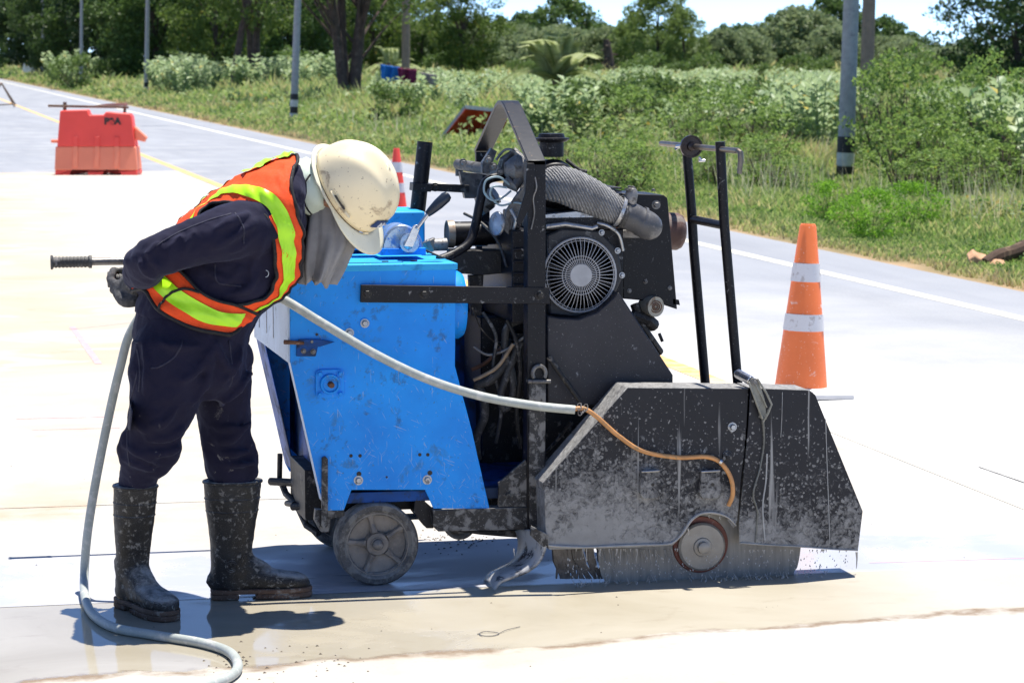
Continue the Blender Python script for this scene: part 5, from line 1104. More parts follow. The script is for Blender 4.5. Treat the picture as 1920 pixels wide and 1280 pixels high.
# trestle at far left
q0 = gr(-12, 203); tr = empty('wooden_trestle', q0, 'wooden A-shaped trestle on the centre line at the left edge', 'trestle')
tp_ = lambda px, py, d=0: Vector((q0.x, q0.y, 0))+Vector((math.cos(TH), -math.sin(TH), 0))*((px+12)*(q0.y/F/math.cos(TH)))+Vector((0, 0, (203-py)*(q0.y/F/math.cos(TH))))+Vector((0, d, 0))
for a_, b_, r_ in (((4, 160), (26, 201), .022), ((2, 160), (-30, 203), .022), ((-26, 199), (22, 196), .018)):
    MB().cyl(tp_(*a_), tp_(*b_), r_, None, 8).build('leg' if a_[1] == 160 else 'cross_rail', wood, tr)
for a_, b_ in (((4, 160), (30, 198)), ((2, 160), (-26, 200))): MB().cyl(tp_(*a_, .02), tp_(*b_, .9), .02, None, 8).build('leg', wood, tr)
MB().cyl(tp_(3, 159, -.1), tp_(3, 159, 1.0), .025, None, 8).build('top_rail', M('tan_rail', (.45, .28, .17), .8, 0, .2, 10, None, .2), tr)
# ------------------------------------------------------------------ vegetation
rng = np.random.default_rng(7)
def leaf_mat(name, c0, c1, trans=.35, rough=.5, yellow=0.0, yc=(.35, .26, .03), tr=None):
    m, N, L, P = nt(name); a = N.new('ShaderNodeAttribute'); a.attribute_name = 'rnd'
    oi = N.new('ShaderNodeObjectInfo'); v = mth(N, L, 'ADD', mth(N, L, 'MULTIPLY', a.outputs['Fac'], .75), mth(N, L, 'MULTIPLY', oi.outputs['Random'], .25))
    c = mixc(N, L, v, c0, c1)
    if yellow: c = mixc(N, L, ramp(N, L, a.outputs['Fac'], 1-yellow, 1-yellow+.01), c, yc)
    L.new(c, P.inputs['Base Color']); P.inputs['Roughness'].default_value = rough; P.inputs['Specular IOR Level'].default_value = .3
    t = N.new('ShaderNodeBsdfTranslucent'); tc = mixc(N, L, .5, c, tr or tuple(min(1, x*1.7) for x in c1)); L.new(tc, t.inputs[0])
    mx = N.new('ShaderNodeMixShader'); mx.inputs[0].default_value = trans; L.new(P.outputs[0], mx.inputs[1]); L.new(t.outputs[0], mx.inputs[2])
    L.new(mx.outputs[0], N['Material Output'].inputs[0]); return m
L_dark = leaf_mat('dark_tree_foliage', (.03, .065, .02), (.13, .21, .055), .3)
L_mid = leaf_mat('mid_green_foliage', (.035, .075, .015), (.15, .22, .045), .35, yellow=.02)
L_olive = leaf_mat('olive_far_foliage', (.09, .14, .07), (.26, .32, .15), .35)
L_vdark = leaf_mat('blackish_green_foliage', (.014, .04, .014), (.06, .11, .03), .25)
L_shrub = leaf_mat('shrub_foliage', (.035, .09, .018), (.26, .38, .09), .4, yellow=.02)
L_fern = leaf_mat('bright_feathery_foliage', (.08, .20, .015), (.22, .42, .04), .45)
L_milk = leaf_mat('pale_glaucous_leaves', (.08, .17, .06), (.46, .56, .30), .35, .45, yellow=.03, yc=(.6, .45, .08))
L_palm = leaf_mat('palm_leaflets', (.16, .23, .08), (.48, .52, .27), .45)
barkm = M('brown_bark', (.085, .060, .048), .95, 0, .35, 6, ((.16, .13, .11), .3, 10), .8, 14)
def quads(name, P, n, t, ln, wd, mat, parent=None, origin=(0, 0, 0), bend=0.25):
    """leaf-shaped faces (kites of two triangles) at points P with normal n, direction t"""
    b = np.cross(n, t); k = len(P); V = np.empty((k, 4, 3), np.float32); ln = np.asarray(ln).reshape(-1, 1); wd = np.asarray(wd).reshape(-1, 1)
    V[:, 0] = P-t*ln*.5; V[:, 1] = P+b*wd*.5+n*ln*bend*.3; V[:, 2] = P+t*ln*.5-n*ln*bend*.2; V[:, 3] = P-b*wd*.5+n*ln*bend*.3
    me = bpy.data.meshes.new(name); me.vertices.add(k*4); me.vertices.foreach_set('co', (V-np.array(origin, np.float32)).reshape(-1))
    idx = np.arange(k*4, dtype=np.int32).reshape(k, 4); tri = np.stack([idx[:, [0, 1, 2]], idx[:, [0, 2, 3]]], 1).reshape(-1)
    me.loops.add(len(tri)); me.loops.foreach_set('vertex_index', tri); me.polygons.add(k*2); me.polygons.foreach_set('loop_start', np.arange(0, k*6, 3, dtype=np.int32))
    a = me.attributes.new('rnd', 'FLOAT', 'FACE'); r = np.repeat(rng.random(k), 2).astype(np.float32); a.data.foreach_set('value', r)
    me.materials.append(mat); me.update(calc_edges=True); me.validate()
    o = bpy.data.objects.new(name, me); COL.objects.link(o)
    if parent: o.parent = parent
    return o
def unit(a): return a/np.maximum(1e-9, np.linalg.norm(a, axis=1, keepdims=True))
def rdirs(k): return unit(rng.normal(size=(k, 3)))
def foliage(clumps, per, size, asp=.55, up=.5, shell=.55):
    """clumps: (centre, radii) ; leaves mostly in the outer shell of each clump"""
    Ps = []
    for c, r in clumps:
        k = max(4, int(per*(r[0]*r[2]))); d = rdirs(k); q = (shell+(1-shell)*rng.random((k, 1)))*(.9+.35*rng.random((k, 1))**3)
        Ps.append(np.array(c)+d*q*np.array(r))
    P = np.concatenate(Ps); k = len(P); n = unit(rdirs(k)+np.array([0, 0, up])); t = unit(np.cross(n, rdirs(k))); s = size*(.6+.8*rng.random(k))
    return P, n, t, s, s*asp
def make_tree(h, w_, cb, leaf, lm, seed, trunk=.16, nclump=40, per=90, stems=1, spread=.25, clr=.20, trunk_mat=None, flat=1.0):
    """returns (trunk MB, foliage arrays) around the origin; crown from cb to h, width w_"""
    random.seed(seed); global rng; rng = np.random.default_rng(seed); cl = []; mb = MB()
    for i in range(nclump):
        a = random.uniform(0, 2*math.pi); z = random.random(); prof = math.sin(math.pi*min(1, .12+z*.86))**.6
        rad = w_/2*prof*math.sqrt(random.uniform(.05, 1)); rr = w_*clr*random.uniform(.55, 1.25)
        cl.append(((rad*math.cos(a), rad*math.sin(a), cb+(h-cb)*(.06+.88*z)), (rr, rr, rr*.72*flat)))
    for s in range(stems):
        a = 2*math.pi*s/max(1, stems)+random.uniform(-.4, .4); top = Vector((math.cos(a)*w_*spread*(stems > 1), math.sin(a)*w_*spread*(stems > 1), cb+(h-cb)*.55)); base = Vector((math.cos(a)*trunk*.5*(stems > 1), math.sin(a)*trunk*.5*(stems > 1), -.1))
        r0 = trunk/(1 if stems == 1 else 1.35); pts = [base, base.lerp(top, .3)+Vector((random.uniform(-.12, .12), random.uniform(-.12, .12), 0))*h*.12, base.lerp(top, .65)+Vector((random.uniform(-.1, .1), random.uniform(-.1, .1), 0))*h*.12, top]
        mb.tube(pts, [r0*1.3, r0, r0*.75, r0*.4], 9, smooth=4)
        for k in range(7):
            c = random.choice(cl)[0]; t = random.uniform(.35, .9); p = spline(pts, 4)[int(t*11)]; q = Vector(c); mb.tube([p, p.lerp(q, .5)+Vector((0, 0, h*.02)), q], [r0*.35, r0*.22, r0*.08], 6, smooth=3)
    return mb, foliage(cl, per, leaf), cl
PROTO = {}
def proto(key, name, label, cat, lm, **k):
    mb, fo, cl = make_tree(lm=lm, seed=k.pop('seed'), **k); e = bpy.data.objects.new(name, None); COL.objects.link(e); e.empty_display_size = .3
    mb.build('trunk' if cat == 'tree' else 'stem', barkm, e, ang=60); quads('crown' if cat == 'tree' else 'foliage', *fo, lm, e); e['category'] = cat; PROTO[key] = [e, False, k]; return e
def place(key, px, D, label, sc=1.0, rot=None, group=None, x=None, sx=None):
    e, used, k = PROTO[key]; p = far(px, D)
    if used: o = copy_tree(e)
    else: o = e; PROTO[key][1] = True
    o.location = p; o.rotation_euler = (0, 0, random.uniform(0, 6.28) if rot is None else rot); o.scale = (sx or sc, sx or sc, sc); o['label'] = label; o['category'] = e['category']
    if group: o['group'] = group
    elif 'group' in o: del o['group']
    return o
proto('dense', 'dense_tree', '', 'tree', L_dark, h=9, w_=7.5, cb=.2, leaf=.24, seed=11, nclump=110, per=360, clr=.13)
proto('dense2', 'dense_tree', '', 'tree', L_vdark, h=9, w_=7, cb=.3, leaf=.26, seed=12, nclump=100, per=340, clr=.13)
proto('mid', 'broadleaf_tree', '', 'tree', L_mid, h=8, w_=6, cb=.6, leaf=.2, seed=13, nclump=100, per=380, clr=.12)
proto('open', 'open_crowned_tree', '', 'tree', L_mid, h=8.5, w_=8, cb=2.3, leaf=.14, seed=14, nclump=90, per=300, clr=.09, stems=4, trunk=.19, spread=.10)
proto('slim', 'slim_trunk_tree', '', 'tree', L_mid, h=8, w_=5.5, cb=2.4, leaf=.16, seed=24, nclump=60, per=330, clr=.11, trunk=.14)
proto('feather', 'feathery_tree', '', 'tree', leaf_mat('feathery_olive_foliage', (.06, .11, .025), (.22, .30, .08), .4), h=7.5, w_=5.6, cb=.1, leaf=.22, seed=15, nclump=170, per=300, clr=.085, flat=1.5)
proto('far', 'distant_tree', '', 'tree', L_olive, h=6, w_=8, cb=.0, leaf=.42, seed=16, nclump=100, per=120, clr=.13)
proto('far2', 'distant_tree', '', 'tree', L_dark, h=7, w_=8, cb=.2, leaf=.42, seed=17, nclump=100, per=120, clr=.13)
proto('flat', 'spreading_tree', '', 'tree', L_vdark, h=6.2, w_=7, cb=.1, leaf=.2, seed=18, nclump=120, per=340, clr=.13, flat=.6)
random.seed(5)
# trees by the road on the left
for k, px, D, lab, s in (('dense', -40, 250, 'dense tree at the left picture edge, farthest of the roadside row', 1.1), ('dense2', 70, 215, 'dark tree behind the white sheet', 1.05), ('dense', 125, 190, 'dense tree between the two farthest lamp poles', 1.0), ('dense2', 215, 160, 'blackish tree between the second and third poles from the left', 1.0), ('dense', 290, 150, 'dense tree behind the lamp pole above the red barrier', 1.0), ('mid', 350, 175, 'mid green tree behind the pale bushes left of the leaning trunks', 1.1), ('mid', 405, 135, 'green tree with low branches just left of the leaning trunks', .9), ('dense', 545, 160, 'dense tree right behind the banded pole above the helmet', .95), ('dense2', 620, 185, 'dark tree seen through the gap left of the big many-stemmed tree', .9), ('mid', 470, 190, 'green tree behind the three slim trunks', 1.0), ('mid', 700, 170, 'green tree behind the hanging blue cloth', .85)):
    place(k, px, D, lab, s)
for (px, by_, tilt, lab) in ((437, 183, -.16, 'slim tree leaning left, left one of three trunks'), (467, 180, -.02, 'slim upright tree, middle one of three trunks'), (488, 182, .10, 'slim tree leaning right, right one of three trunks')):
    D = 7800/(by_-106); o = place('slim', px, D, lab, 1.0, rot=px); o.rotation_euler = (0, tilt, px*1.0)
place('open', 655, 80, 'big tree with several brown stems from one base, left of the hanging cloths', 1.05, rot=2.2)
place('mid', 868, 150, 'light green tree standing at the left end of the open sky', .80)
place('mid', 790, 180, 'bushy tree right of the brown pole behind the cloths', .8)
# middle distance
place('feather', 1232, 190, 'tall feathery olive tree against the sky, behind the black filter cap', .92)
place('feather', 1188, 205, 'lower feathery tree directly left of the tall feathery tree', .62, sx=.72)
place('feather', 1282, 180, 'feathery tree at the right flank of the tall feathery tree', .62, sx=.6)
place('far2', 1060, 300, 'dark round-topped tree rising highest over the far wood line', 1.12)
place('far2', 1385, 260, 'dark distant tree right of the feathery tree', .62)
place('far', 1500, 230, 'loose olive tree left of the near lamp pole', .92)
place('far2', 1560, 290, 'dark tree directly left behind the near lamp pole', 1.1)
place('far2', 1660, 270, 'dark tree directly right of the brown utility pole', .75)
place('flat', 1905, 105, 'almost black spreading tree at the right picture edge', .86)
place('flat', 1985, 112, 'blackish tree cut by the right picture edge', .95)
n = 0
for px in range(760, 2900, 34):
    for D, k in ((330, 'far2'), (230, 'far')):
        pp = px+random.uniform(-14, 14)
        top = np.interp(pp, [760, 930, 1000, 1160, 1290, 1330, 1450, 1560, 1700, 1750, 1830, 1950], [30, 38, 34, 42, 70, 52, 36, 36, 56, 80, 78, 66])+random.uniform(-6, 12)+(14 if D < 300 else 0)
        hh_ = 1.5+(106-top)*D/5200; bh = 6 if k == 'far' else 7
        place(k, pp, D+random.uniform(-20, 20), 'one of the hazy green trees of the distant wood line', hh_/bh, group='trees of the distant wood line', sx=random.uniform(.5, .8)); n += 1
for px in (-700, -580, -460, -350, -240, -130, -30, 60, 160, 260, 340, 430, 520, 610, 690):
    place('dense', px, 290, 'one of the dark trees closing the view behind the roadside row', 1.1, group='dark trees behind the roadside row')
# shrubs
proto('shrub', 'leafy_shrub', '', 'shrub', L_shrub, h=1.5, w_=1.3, cb=.1, leaf=.06, seed=31, nclump=75, per=2600, clr=.085, trunk=.02, stems=5, spread=.3)
proto('fern', 'feathery_shrub', '', 'shrub', L_fern, h=.75, w_=1.3, cb=.0, leaf=.045, seed=32, nclump=50, per=4200, clr=.11, trunk=.01, stems=4, spread=.3)
proto('bush', 'green_bush', '', 'shrub', leaf_mat('dull_green_bush_foliage', (.035, .08, .02), (.16, .24, .06), .35), h=1.2, w_=2.0, cb=.0, leaf=.11, seed=33, nclump=50, per=900, clr=.12, trunk=.02, stems=4, spread=.3)
place('shrub', 1668, 33, 'tall leafy shrub directly right of the near lamp pole', 1.08, sx=.95)
place('shrub', 1745, 31, 'leafy shrub in the middle of the right-hand thicket', .82, sx=.85)
place('shrub', 1818, 34, 'leafy shrub with yellow-tipped twigs toward the right edge', .95, sx=.7)
place('shrub', 1890, 29, 'low leafy shrub near the right edge above the fallen log', .62, sx=.8)
place('shrub', 1400, 40, 'leafy shrub left of the near lamp pole', .75, sx=1.0)
place('shrub', 1345, 42, 'leafy shrub behind the guide mast of the saw', .8, sx=.9)
for q_ in ((1860, 32.5, 'tall leafy shrub near the right edge behind the fallen log', 1.1, 1.0), (1925, 30, 'leafy shrub cut by the right picture edge', .95, .9), (1700, 29, 'leafy shrub low at the front of the thicket beside the lamp pole', .62, .8), (1835, 27.5, 'low leafy shrub in front of the thicket above the log', .5, .7), (1450, 36, 'leafy shrub between the cone and the pale bushes', .62, .9), (1290, 41, 'leafy shrub behind the brown silencer of the saw', .7, .9), (1180, 45, 'leafy shrub above the black engine side box', .72, 1.0)): place('shrub', q_[0], q_[1], q_[2], q_[3], sx=q_[4])
place('fern', 1640, 22.8, 'bright feathery shrub low in front of the near lamp pole', .55, sx=.52)
place('fern', 1555, 25, 'feathery shrub left of the near lamp pole foot', .5, sx=.5)
place('fern', 1712, 24, 'bright feathery shrub under the leafy thicket', .55, sx=.55)
place('shrub', 1715, 35, 'leafy shrub at the back of the right-hand thicket', 1.15, sx=.9)
place('shrub', 1780, 29, 'leafy shrub in front of the right-hand thicket', .62, sx=.8)
place('shrub', 1640, 36.5, 'leafy shrub hidden partly by the near lamp pole', 1.0, sx=.8)
place('bush', 730, 60, 'low green bush below the hanging cloths', .75, sx=.8)
# milkweed: stems with paired broad pale leaves
def milk_proto(seed):
    global rng; rng = np.random.default_rng(seed); random.seed(seed); mb = MB(); P = []; N_ = []; T_ = []; S_ = []
    for s in range(11):
        a = random.uniform(0, 6.28); L0 = random.uniform(.7, 1.15); lean = random.uniform(.1, .55); b = Vector((math.cos(a)*.06, math.sin(a)*.06, 0)); d = Vector((math.cos(a)*lean, math.sin(a)*lean, 1)).normalized()
        mb.tube([b, b+d*L0*.5, b+(d+Vector((0, 0, .15))).normalized()*L0], [.012, .009, .005], 5)
        for k in range(9):
            z = .18+.85*k/9
            for q in (0, 1):
                ph = k*1.57+q*math.pi+random.uniform(-.3, .3); o = Vector((math.cos(ph), math.sin(ph), .55+.3*random.random())).normalized(); sz = .19*(1-.35*abs(z-.6))*random.uniform(.75, 1.15)
                P.append(b+d*L0*z+o*sz*.5); T_.append(o); up = Vector((0, 0, 1)); nn = (up-o*up.dot(o)+Vector((random.uniform(-.35, .35), random.uniform(-.35, .35), 0))).normalized(); nn = (nn-o*nn.dot(o)).normalized(); N_.append(nn); S_.append(sz)
    e = bpy.data.objects.new('milkweed_shrub', None); COL.objects.link(e); mb.build('stem', M('pale_stem', (.2, .26, .14), .7, 0, .2, 9, None, 0), e)
    P, N_, T_ = (np.array([tuple(v) for v in q]) for q in (P, N_, T_)); S_ = np.array(S_); quads('foliage', P, N_, T_, S_, S_*.62, L_milk, e, bend=.35); e['category'] = 'shrub'; return e
for i in range(4): PROTO['milk%d' % i] = [milk_proto(40+i), False, None]
random.seed(8)
def milk(px, D, sc, lab='pale broad-leaved bush in the roadside thicket behind the verge'): return place('milk%d' % random.randrange(4), px, D, lab, sc, group='pale broad-leaved bushes of the thicket')
for i in range(190):
    D = random.uniform(44, 105)**1.0; px = random.uniform(700, 1640)
    lim = np.interp(px, [700, 1000, 1010, 1340, 1530, 1540, 1640], [58, 63, 42, 35, 34, 38, 38])
    if D < lim: D = lim+random.uniform(0, 25)
    milk(px, D, random.uniform(.72, 1.08))
for i in range(46): milk(random.uniform(1740, 1960), random.uniform(34, 60), random.uniform(.7, 1.0))
for i in range(40): milk(random.uniform(290, 640), random.uniform(96, 125), random.uniform(1.0, 1.6))
for i in range(9): milk(random.uniform(105, 200), random.uniform(140, 165), random.uniform(1.3, 1.8))
for i in range(80): milk(random.uniform(1960, 2900), random.uniform(28, 70), random.uniform(.7, 1.05))
for i, px in enumerate((2030, 2120, 2230, 2330, 2450, 2570, 2700, 2820)): place('shrub', px, 26+4*(i % 3), 'leafy shrub of the thicket beyond the right picture edge', .75+.2*(i % 2), group='leafy shrubs beyond the right edge')
for px, D in ((-150, 170), (-280, 150), (-420, 165), (-560, 150)): place('dense', px, D, 'dense roadside tree beyond the left picture edge', 1.0, group='trees beyond the left edge')
for px, D in ((2150, 120), (2420, 140), (2700, 115)): place('mid', px, D, 'green tree beyond the right picture edge', .9, group='trees beyond the right edge')
for q in ((1870, 33, 1.15), (1905, 31, 1.2), (1800, 36, 1.1), (1500, 42, 1.1), (1540, 41, 1.1), (1470, 44, 1.0)): milk(*q)
for i in range(26): place('bush', random.uniform(800, 1960), random.uniform(120, 170), 'one of the dull green bushes between the thicket and the far trees', random.uniform(.9, 1.5), group='dull green bushes behind the thicket')
for i in range(24): place('bush', random.uniform(1000, 1640), random.uniform(44, 70), 'green bush growing among the pale broad-leaved bushes', random.uniform(.6, .95), group='green bushes among the pale ones')
for i in range(14): place('bush', random.uniform(130, 640), random.uniform(125, 160), 'bush under the roadside trees on the left', random.uniform(1.0, 1.8), group='bushes under the roadside trees')
# palm
def palm(px, D, h, fr, lab, seed, L_=1.5):
    global rng; random.seed(seed); rng = np.random.default_rng(seed); b = far(px, D); root = empty('palm_tree', b, lab, 'palm'); MB().tube([b, b+Vector((.05, 0, h*.5)), b+Vector((0, 0, h))], [.16, .13, .12], 9).build('trunk', barkm, root)
    for k in range(fr):
        a = 6.28*k/fr+random.uniform(-.2, .2); e = random.uniform(.55, 1.4); Ln = L_*random.uniform(.8, 1.15); o = b+Vector((0, 0, h)); pts = []
        for i in range(9):
            t = i/8; pts.append(o+Vector((math.cos(a)*math.cos(e), math.sin(a)*math.cos(e), math.sin(e)))*Ln*t+Vector((0, 0, -Ln*.62*t*t*math.cos(e*.7))))
        st = MB().tube(pts, [.03, .012], 5).build('frond', L_palm, root); P = []; T_ = []; N_ = []
        for p, q in zip(spline(pts, 6), spline(pts, 6)[1:]):
            d = (q-p).normalized(); sd = d.cross(Vector((0, 0, 1))).normalized()
            for sg in (-1, 1): t_ = (sd*sg+d*.6-Vector((0, 0, .35))).normalized(); nn = d.cross(t_)*sg; P.append(p+t_*.18); T_.append(t_); N_.append(nn.normalized())
        P, N_, T_ = (np.array([tuple(v) for v in z]) for z in (P, N_, T_)); quads('leaflets', P-np.array(b), N_, T_, np.full(len(P), .34*L_/1.5), np.full(len(P), .026), L_palm, st)
for i in range(26):
    px = random.uniform(1000, 1900); D = random.uniform(27, 41)
    if 1530 < px < 1640: px += 120
    place('shrub', px, D, 'knee-high leafy shrub in the grass before the thicket', random.uniform(.28, .5), sx=random.uniform(.5, .8), group='knee-high shrubs before the thicket')
palm(1045, 60, 1.0, 14, 'young palm with arching pale fronds in the thicket', 3, 1.6)
palm(735, 110, 1.0, 10, 'palm with pale fronds behind the hanging blue cloth', 4, 1.5)
# dead trunk
b = far(1140, 150); mb = MB(); mb.tube([b, b+Vector((.05, 0, 1.2)), b+Vector((-.1, 0, 2.4))], [.42, .28, .16], 10, smooth=4)
for k in range(9): mb.tube([b+Vector((0, 0, .3+.22*k)), b+Vector((.55*math.cos(k*2.1), .5*math.sin(k*2.1), .15+.24*k))], [.10, .03], 6)
tag(mb.build('dead_trunk', barkm, origin=b), 'dark bare tree stump left of the feathery tree', 'tree trunk')
# ------------------------------------------------------------------ grass: one sheet of blades, denser near
def grass(name, npts, u0, u1, d0, d1, hfun, seed, xmin=7.15, col=None, label=None, wk=.00042):
    rg = np.random.default_rng(seed); inv = rg.random(npts)*(1/d0-1/d1)+1/d1; D = 1/inv; u = (rg.random(npts)*(u1-u0)+u0-960)/F
    X = D*(math.sin(TH)+u*math.cos(TH)); Y = D*(math.cos(TH)-u*math.sin(TH))
    nz = np.array([mnoise.noise(Vector((x*.45, y*.22, seed))) for x, y in zip(X, Y)]); nf = np.array([mnoise.noise(Vector((x*2.4, y*1.2, seed+3))) for x, y in zip(X, Y)])
    e = X-xmin-.18*nf; keep = (e > 0)&(rg.random(npts) < np.clip(.25+e*1.6, 0, 1)); X, Y, D, nz, nf, e = (q[keep] for q in (X, Y, D, nz, nf, e)); k = len(X)
    pxs = 960+F*np.tan(np.arctan2(X, Y)-TH); clr_ = np.where((pxs > 1545)&(pxs < 1625)&(D < 36), .35, 1.0)
    h = hfun(e, nz, D)*(.45+.75*rg.random(k))*(1+.5*nf); h = np.maximum(h*clr_, .03); w_ = D*wk*(.8+.8*rg.random(k)); a = rg.random(k)*6.283; ln = h*(.25+.6*rg.random(k)); a2 = rg.random(k)*6.283
    V = np.zeros((k, 5, 3), np.float32); dx, dy = np.cos(a)*w_, np.sin(a)*w_; lx, ly = np.cos(a2)*ln, np.sin(a2)*ln
    V[:, 0] = np.stack([X-dx, Y-dy, X*0-.01], 1); V[:, 1] = np.stack([X+dx, Y+dy, X*0-.01], 1); V[:, 2] = np.stack([X+dx*.7+lx*.4, Y+dy*.7+ly*.4, h*.62], 1); V[:, 3] = np.stack([X-dx*.7+lx*.4, Y-dy*.7+ly*.4, h*.62], 1); V[:, 4] = np.stack([X+lx, Y+ly, h], 1)
    me = bpy.data.meshes.new(name); me.vertices.add(k*5); me.vertices.foreach_set('co', V.reshape(-1)); ix = np.arange(k, dtype=np.int32)[:, None]*5; tri = np.concatenate([ix+np.array([0, 1, 2]), ix+np.array([0, 2, 3]), ix+np.array([3, 2, 4])], 1).reshape(-1).astype(np.int32)
    me.loops.add(len(tri)); me.loops.foreach_set('vertex_index', tri); me.polygons.add(k*3); me.polygons.foreach_set('loop_start', np.arange(0, k*9, 3, dtype=np.int32))
    at_ = me.attributes.new('rnd', 'FLOAT', 'FACE'); dry = np.clip(1.0-e/.55, 0, 1)*.75+np.clip(nz+.12, 0, 1)*.65+np.clip(nf, 0, 1)*.35+(rg.random(k) > .93)*.6; r = np.clip(rg.random(k)*.5+dry*.6, 0, 1); at_.data.foreach_set('value', np.repeat(r, 3).astype(np.float32)); me.materials.append(col); me.update(calc_edges=True); me.validate()
    o = bpy.data.objects.new(name, me); COL.objects.link(o); tag(o, label, 'grass', kind='stuff'); return o
m, N, L, P = nt('verge_grass'); a = N.new('ShaderNodeAttribute'); a.attribute_name = 'rnd'; cr = N.new('ShaderNodeValToRGB'); L.new(a.outputs['Fac'], cr.inputs[0])
e = cr.color_ramp.elements; e[0].position = 0; e[0].color = (.14, .27, .05, 1); e[1].position = 1; e[1].color = (.60, .45, .25, 1); q = e.new(.35); q.color = (.34, .46, .13, 1); q = e.new(.6); q.color = (.55, .54, .22, 1)
L.new(cr.outputs[0], P.inputs['Base Color']); P.inputs['Roughness'].default_value = .6; t = N.new('ShaderNodeBsdfTranslucent'); L.new(cr.outputs[0], t.inputs[0]); mx = N.new('ShaderNodeMixShader'); mx.inputs[0].default_value = .5; L.new(P.outputs[0], mx.inputs[1]); L.new(t.outputs[0], mx.inputs[2]); L.new(mx.outputs[0], N['Material Output'].inputs[0]); grassm = m
grass('verge_grass', 430000, -60, 2900, 14.5, 75, lambda e, n, D: np.clip(.05+e*.05, 0, .21)*(1+1.0*n), 2, col=grassm, label='green roadside grass with dry brown edge')
grass('field_grass', 270000, -400, 2900, 60, 300, lambda e, n, D: np.clip(.06+e*.07, 0, .42)*(1+.9*n)*(1+D/400), 5, col=grassm, label='tall rough grass of the verge and field in the distance', wk=.00055)
# broad-leaved weeds low in the grass
def weeds(name, npts, d0, d1, seed, mat, sz, label, hmax):
    global rng; rng = np.random.default_rng(seed); inv = rng.random(npts)*(1/d0-1/d1)+1/d1; D = 1/inv; u = (rng.random(npts)*2960-60-960)/F; X = D*(math.sin(TH)+u*math.cos(TH)); Y = D*(math.cos(TH)-u*math.sin(TH))
    nz = np.array([mnoise.noise(Vector((x*.9, y*.5, seed))) for x, y in zip(X, Y)]); keep = (X > 7.9)&~((abs(X-9.35) < 1.1)&(abs(Y-47.5) < 3.2))&(nz > rng.random(npts)*.5-.02); X, Y, D, nz = (q[keep] for q in (X, Y, D, nz)); k = len(X); pxs = 960+F*np.tan(np.arctan2(X, Y)-TH); z = np.where((pxs > 1545)&(pxs < 1625)&(D < 36), .3, 1.0)* hmax*(.15+.85*rng.random(k)**.7)*(.35+1.3*np.clip(nz, 0, 1))*np.clip((X-7.7)/1.5, .3, 1)
    P = np.stack([X, Y, z], 1); n_ = unit(rdirs(k)+np.array([0, -.2, 1.1])); t_ = unit(np.cross(n_, rdirs(k))); s = sz*(D/25)*(.6+.8*rng.random(k)); tag(quads(name, P, n_, t_, s, s*.55, mat), label, 'weeds', kind='stuff')
weeds('verge_weeds', 125000, 16, 70, 61, L_shrub, .050, 'leafy green weeds in the roadside grass', .28)
weeds('field_weeds', 85000, 40, 160, 62, leaf_mat('pale_weed_leaves', (.10, .17, .05), (.34, .42, .16), .4, yellow=.05), .055, 'pale weeds and low scrub across the field', .75)
# tall dry grass stalks standing out of the verge
rng = np.random.default_rng(77); k = 16000; inv = rng.random(k)*(1/17-1/80)+1/80; D = 1/inv; u = (rng.random(k)*2060-60-960)/F; X = D*(math.sin(TH)+u*math.cos(TH)); Y = D*(math.cos(TH)-u*math.sin(TH))
nz = np.array([mnoise.noise(Vector((x*.7, y*.35, 9))) for x, y in zip(X, Y)]); kp = (X > 8.3)&(nz > rng.random(k)*.5-.1); X, Y, D = X[kp], Y[kp], D[kp]; k = len(X); h = .28+.35*rng.random(k); le = rng.normal(size=(k, 2))*.10
b0_ = np.stack([X, Y, X*0], 1); t_ = unit(np.stack([le[:, 0], le[:, 1], h], 1)); n_ = unit(np.cross(t_, rdirs(k)))
tag(quads('dry_stalks', b0_+t_*h[:, None]*.5, n_, t_, h, D*.0002+.001, leaf_mat('straw_stalks', (.45, .40, .22), (.72, .64, .42), .5), bend=.01), 'thin straw-coloured stalks standing in the verge', 'grass', kind='stuff')
# ------------------------------------------------------------------ poles
def lamp_pole(px, by_, r, lab, bands, lean=.035, D=None):
    D = D or 7800/(by_-106); b = far(px, D); root = empty('lamp_pole', b, lab, 'lamp pole', None); H_ = 7.5; k = D/F
    mb = MB().lathe(b, (0, 0, 1), [(-.2, r), (H_, r*.62)], 28); mb.build('shaft', concm, root)
    for y0, y1, m_ in bands: z0, z1 = (by_-y1)*k, (by_-y0)*k; MB().lathe(b, (0, 0, 1), [(z0, r+.001), (z0, r+.004), (z1, r+.003), (z1, r)], 28, False).build('painted_band', m_, root)
    a = b+Vector((0, 0, H_)); MB().tube([a, a+Vector((-.6, 0, .5)), a+Vector((-2.0, 0, .7))], .04, 8, smooth=4).build('arm', concm, root); MB().box(a+Vector((-2.2, 0, .68)), (.6, .25, .14)).build('lamp_head', alu, root, .04)
    root.rotation_euler = (0, lean, 0); return root
lamp_pole(1587, 336, .108, 'grey lamp pole with one black band, nearest of the row, at the right', ((256, 286, bandk), (286, 310, bandw), (312, 336, bandk)), .025)
lamp_pole(549, 232, .088, 'grey lamp pole with black and white bands, behind the worker\'s back', ((176, 187, bandk), (187, 200, bandw), (200, 212, bandk), (212, 222, bandw), (222, 232, bandk)), .045)
lamp_pole(273, 180, .095, 'lamp pole behind the verge directly above the red barrier', ((155, 163, bandk), (163, 170, bandw), (170, 177, bandk)), .03)
lamp_pole(151, 165, .085, 'thin distant lamp pole, third from the left edge', ((141, 146, bandk), (151, 156, bandk)), .02)
lamp_pole(79, 145, .12, 'distant lamp pole, second from the left edge', ((133, 138, bandk),), .02)
lamp_pole(3, 132, .12, 'farthest lamp pole, at the left picture edge', (), .0)
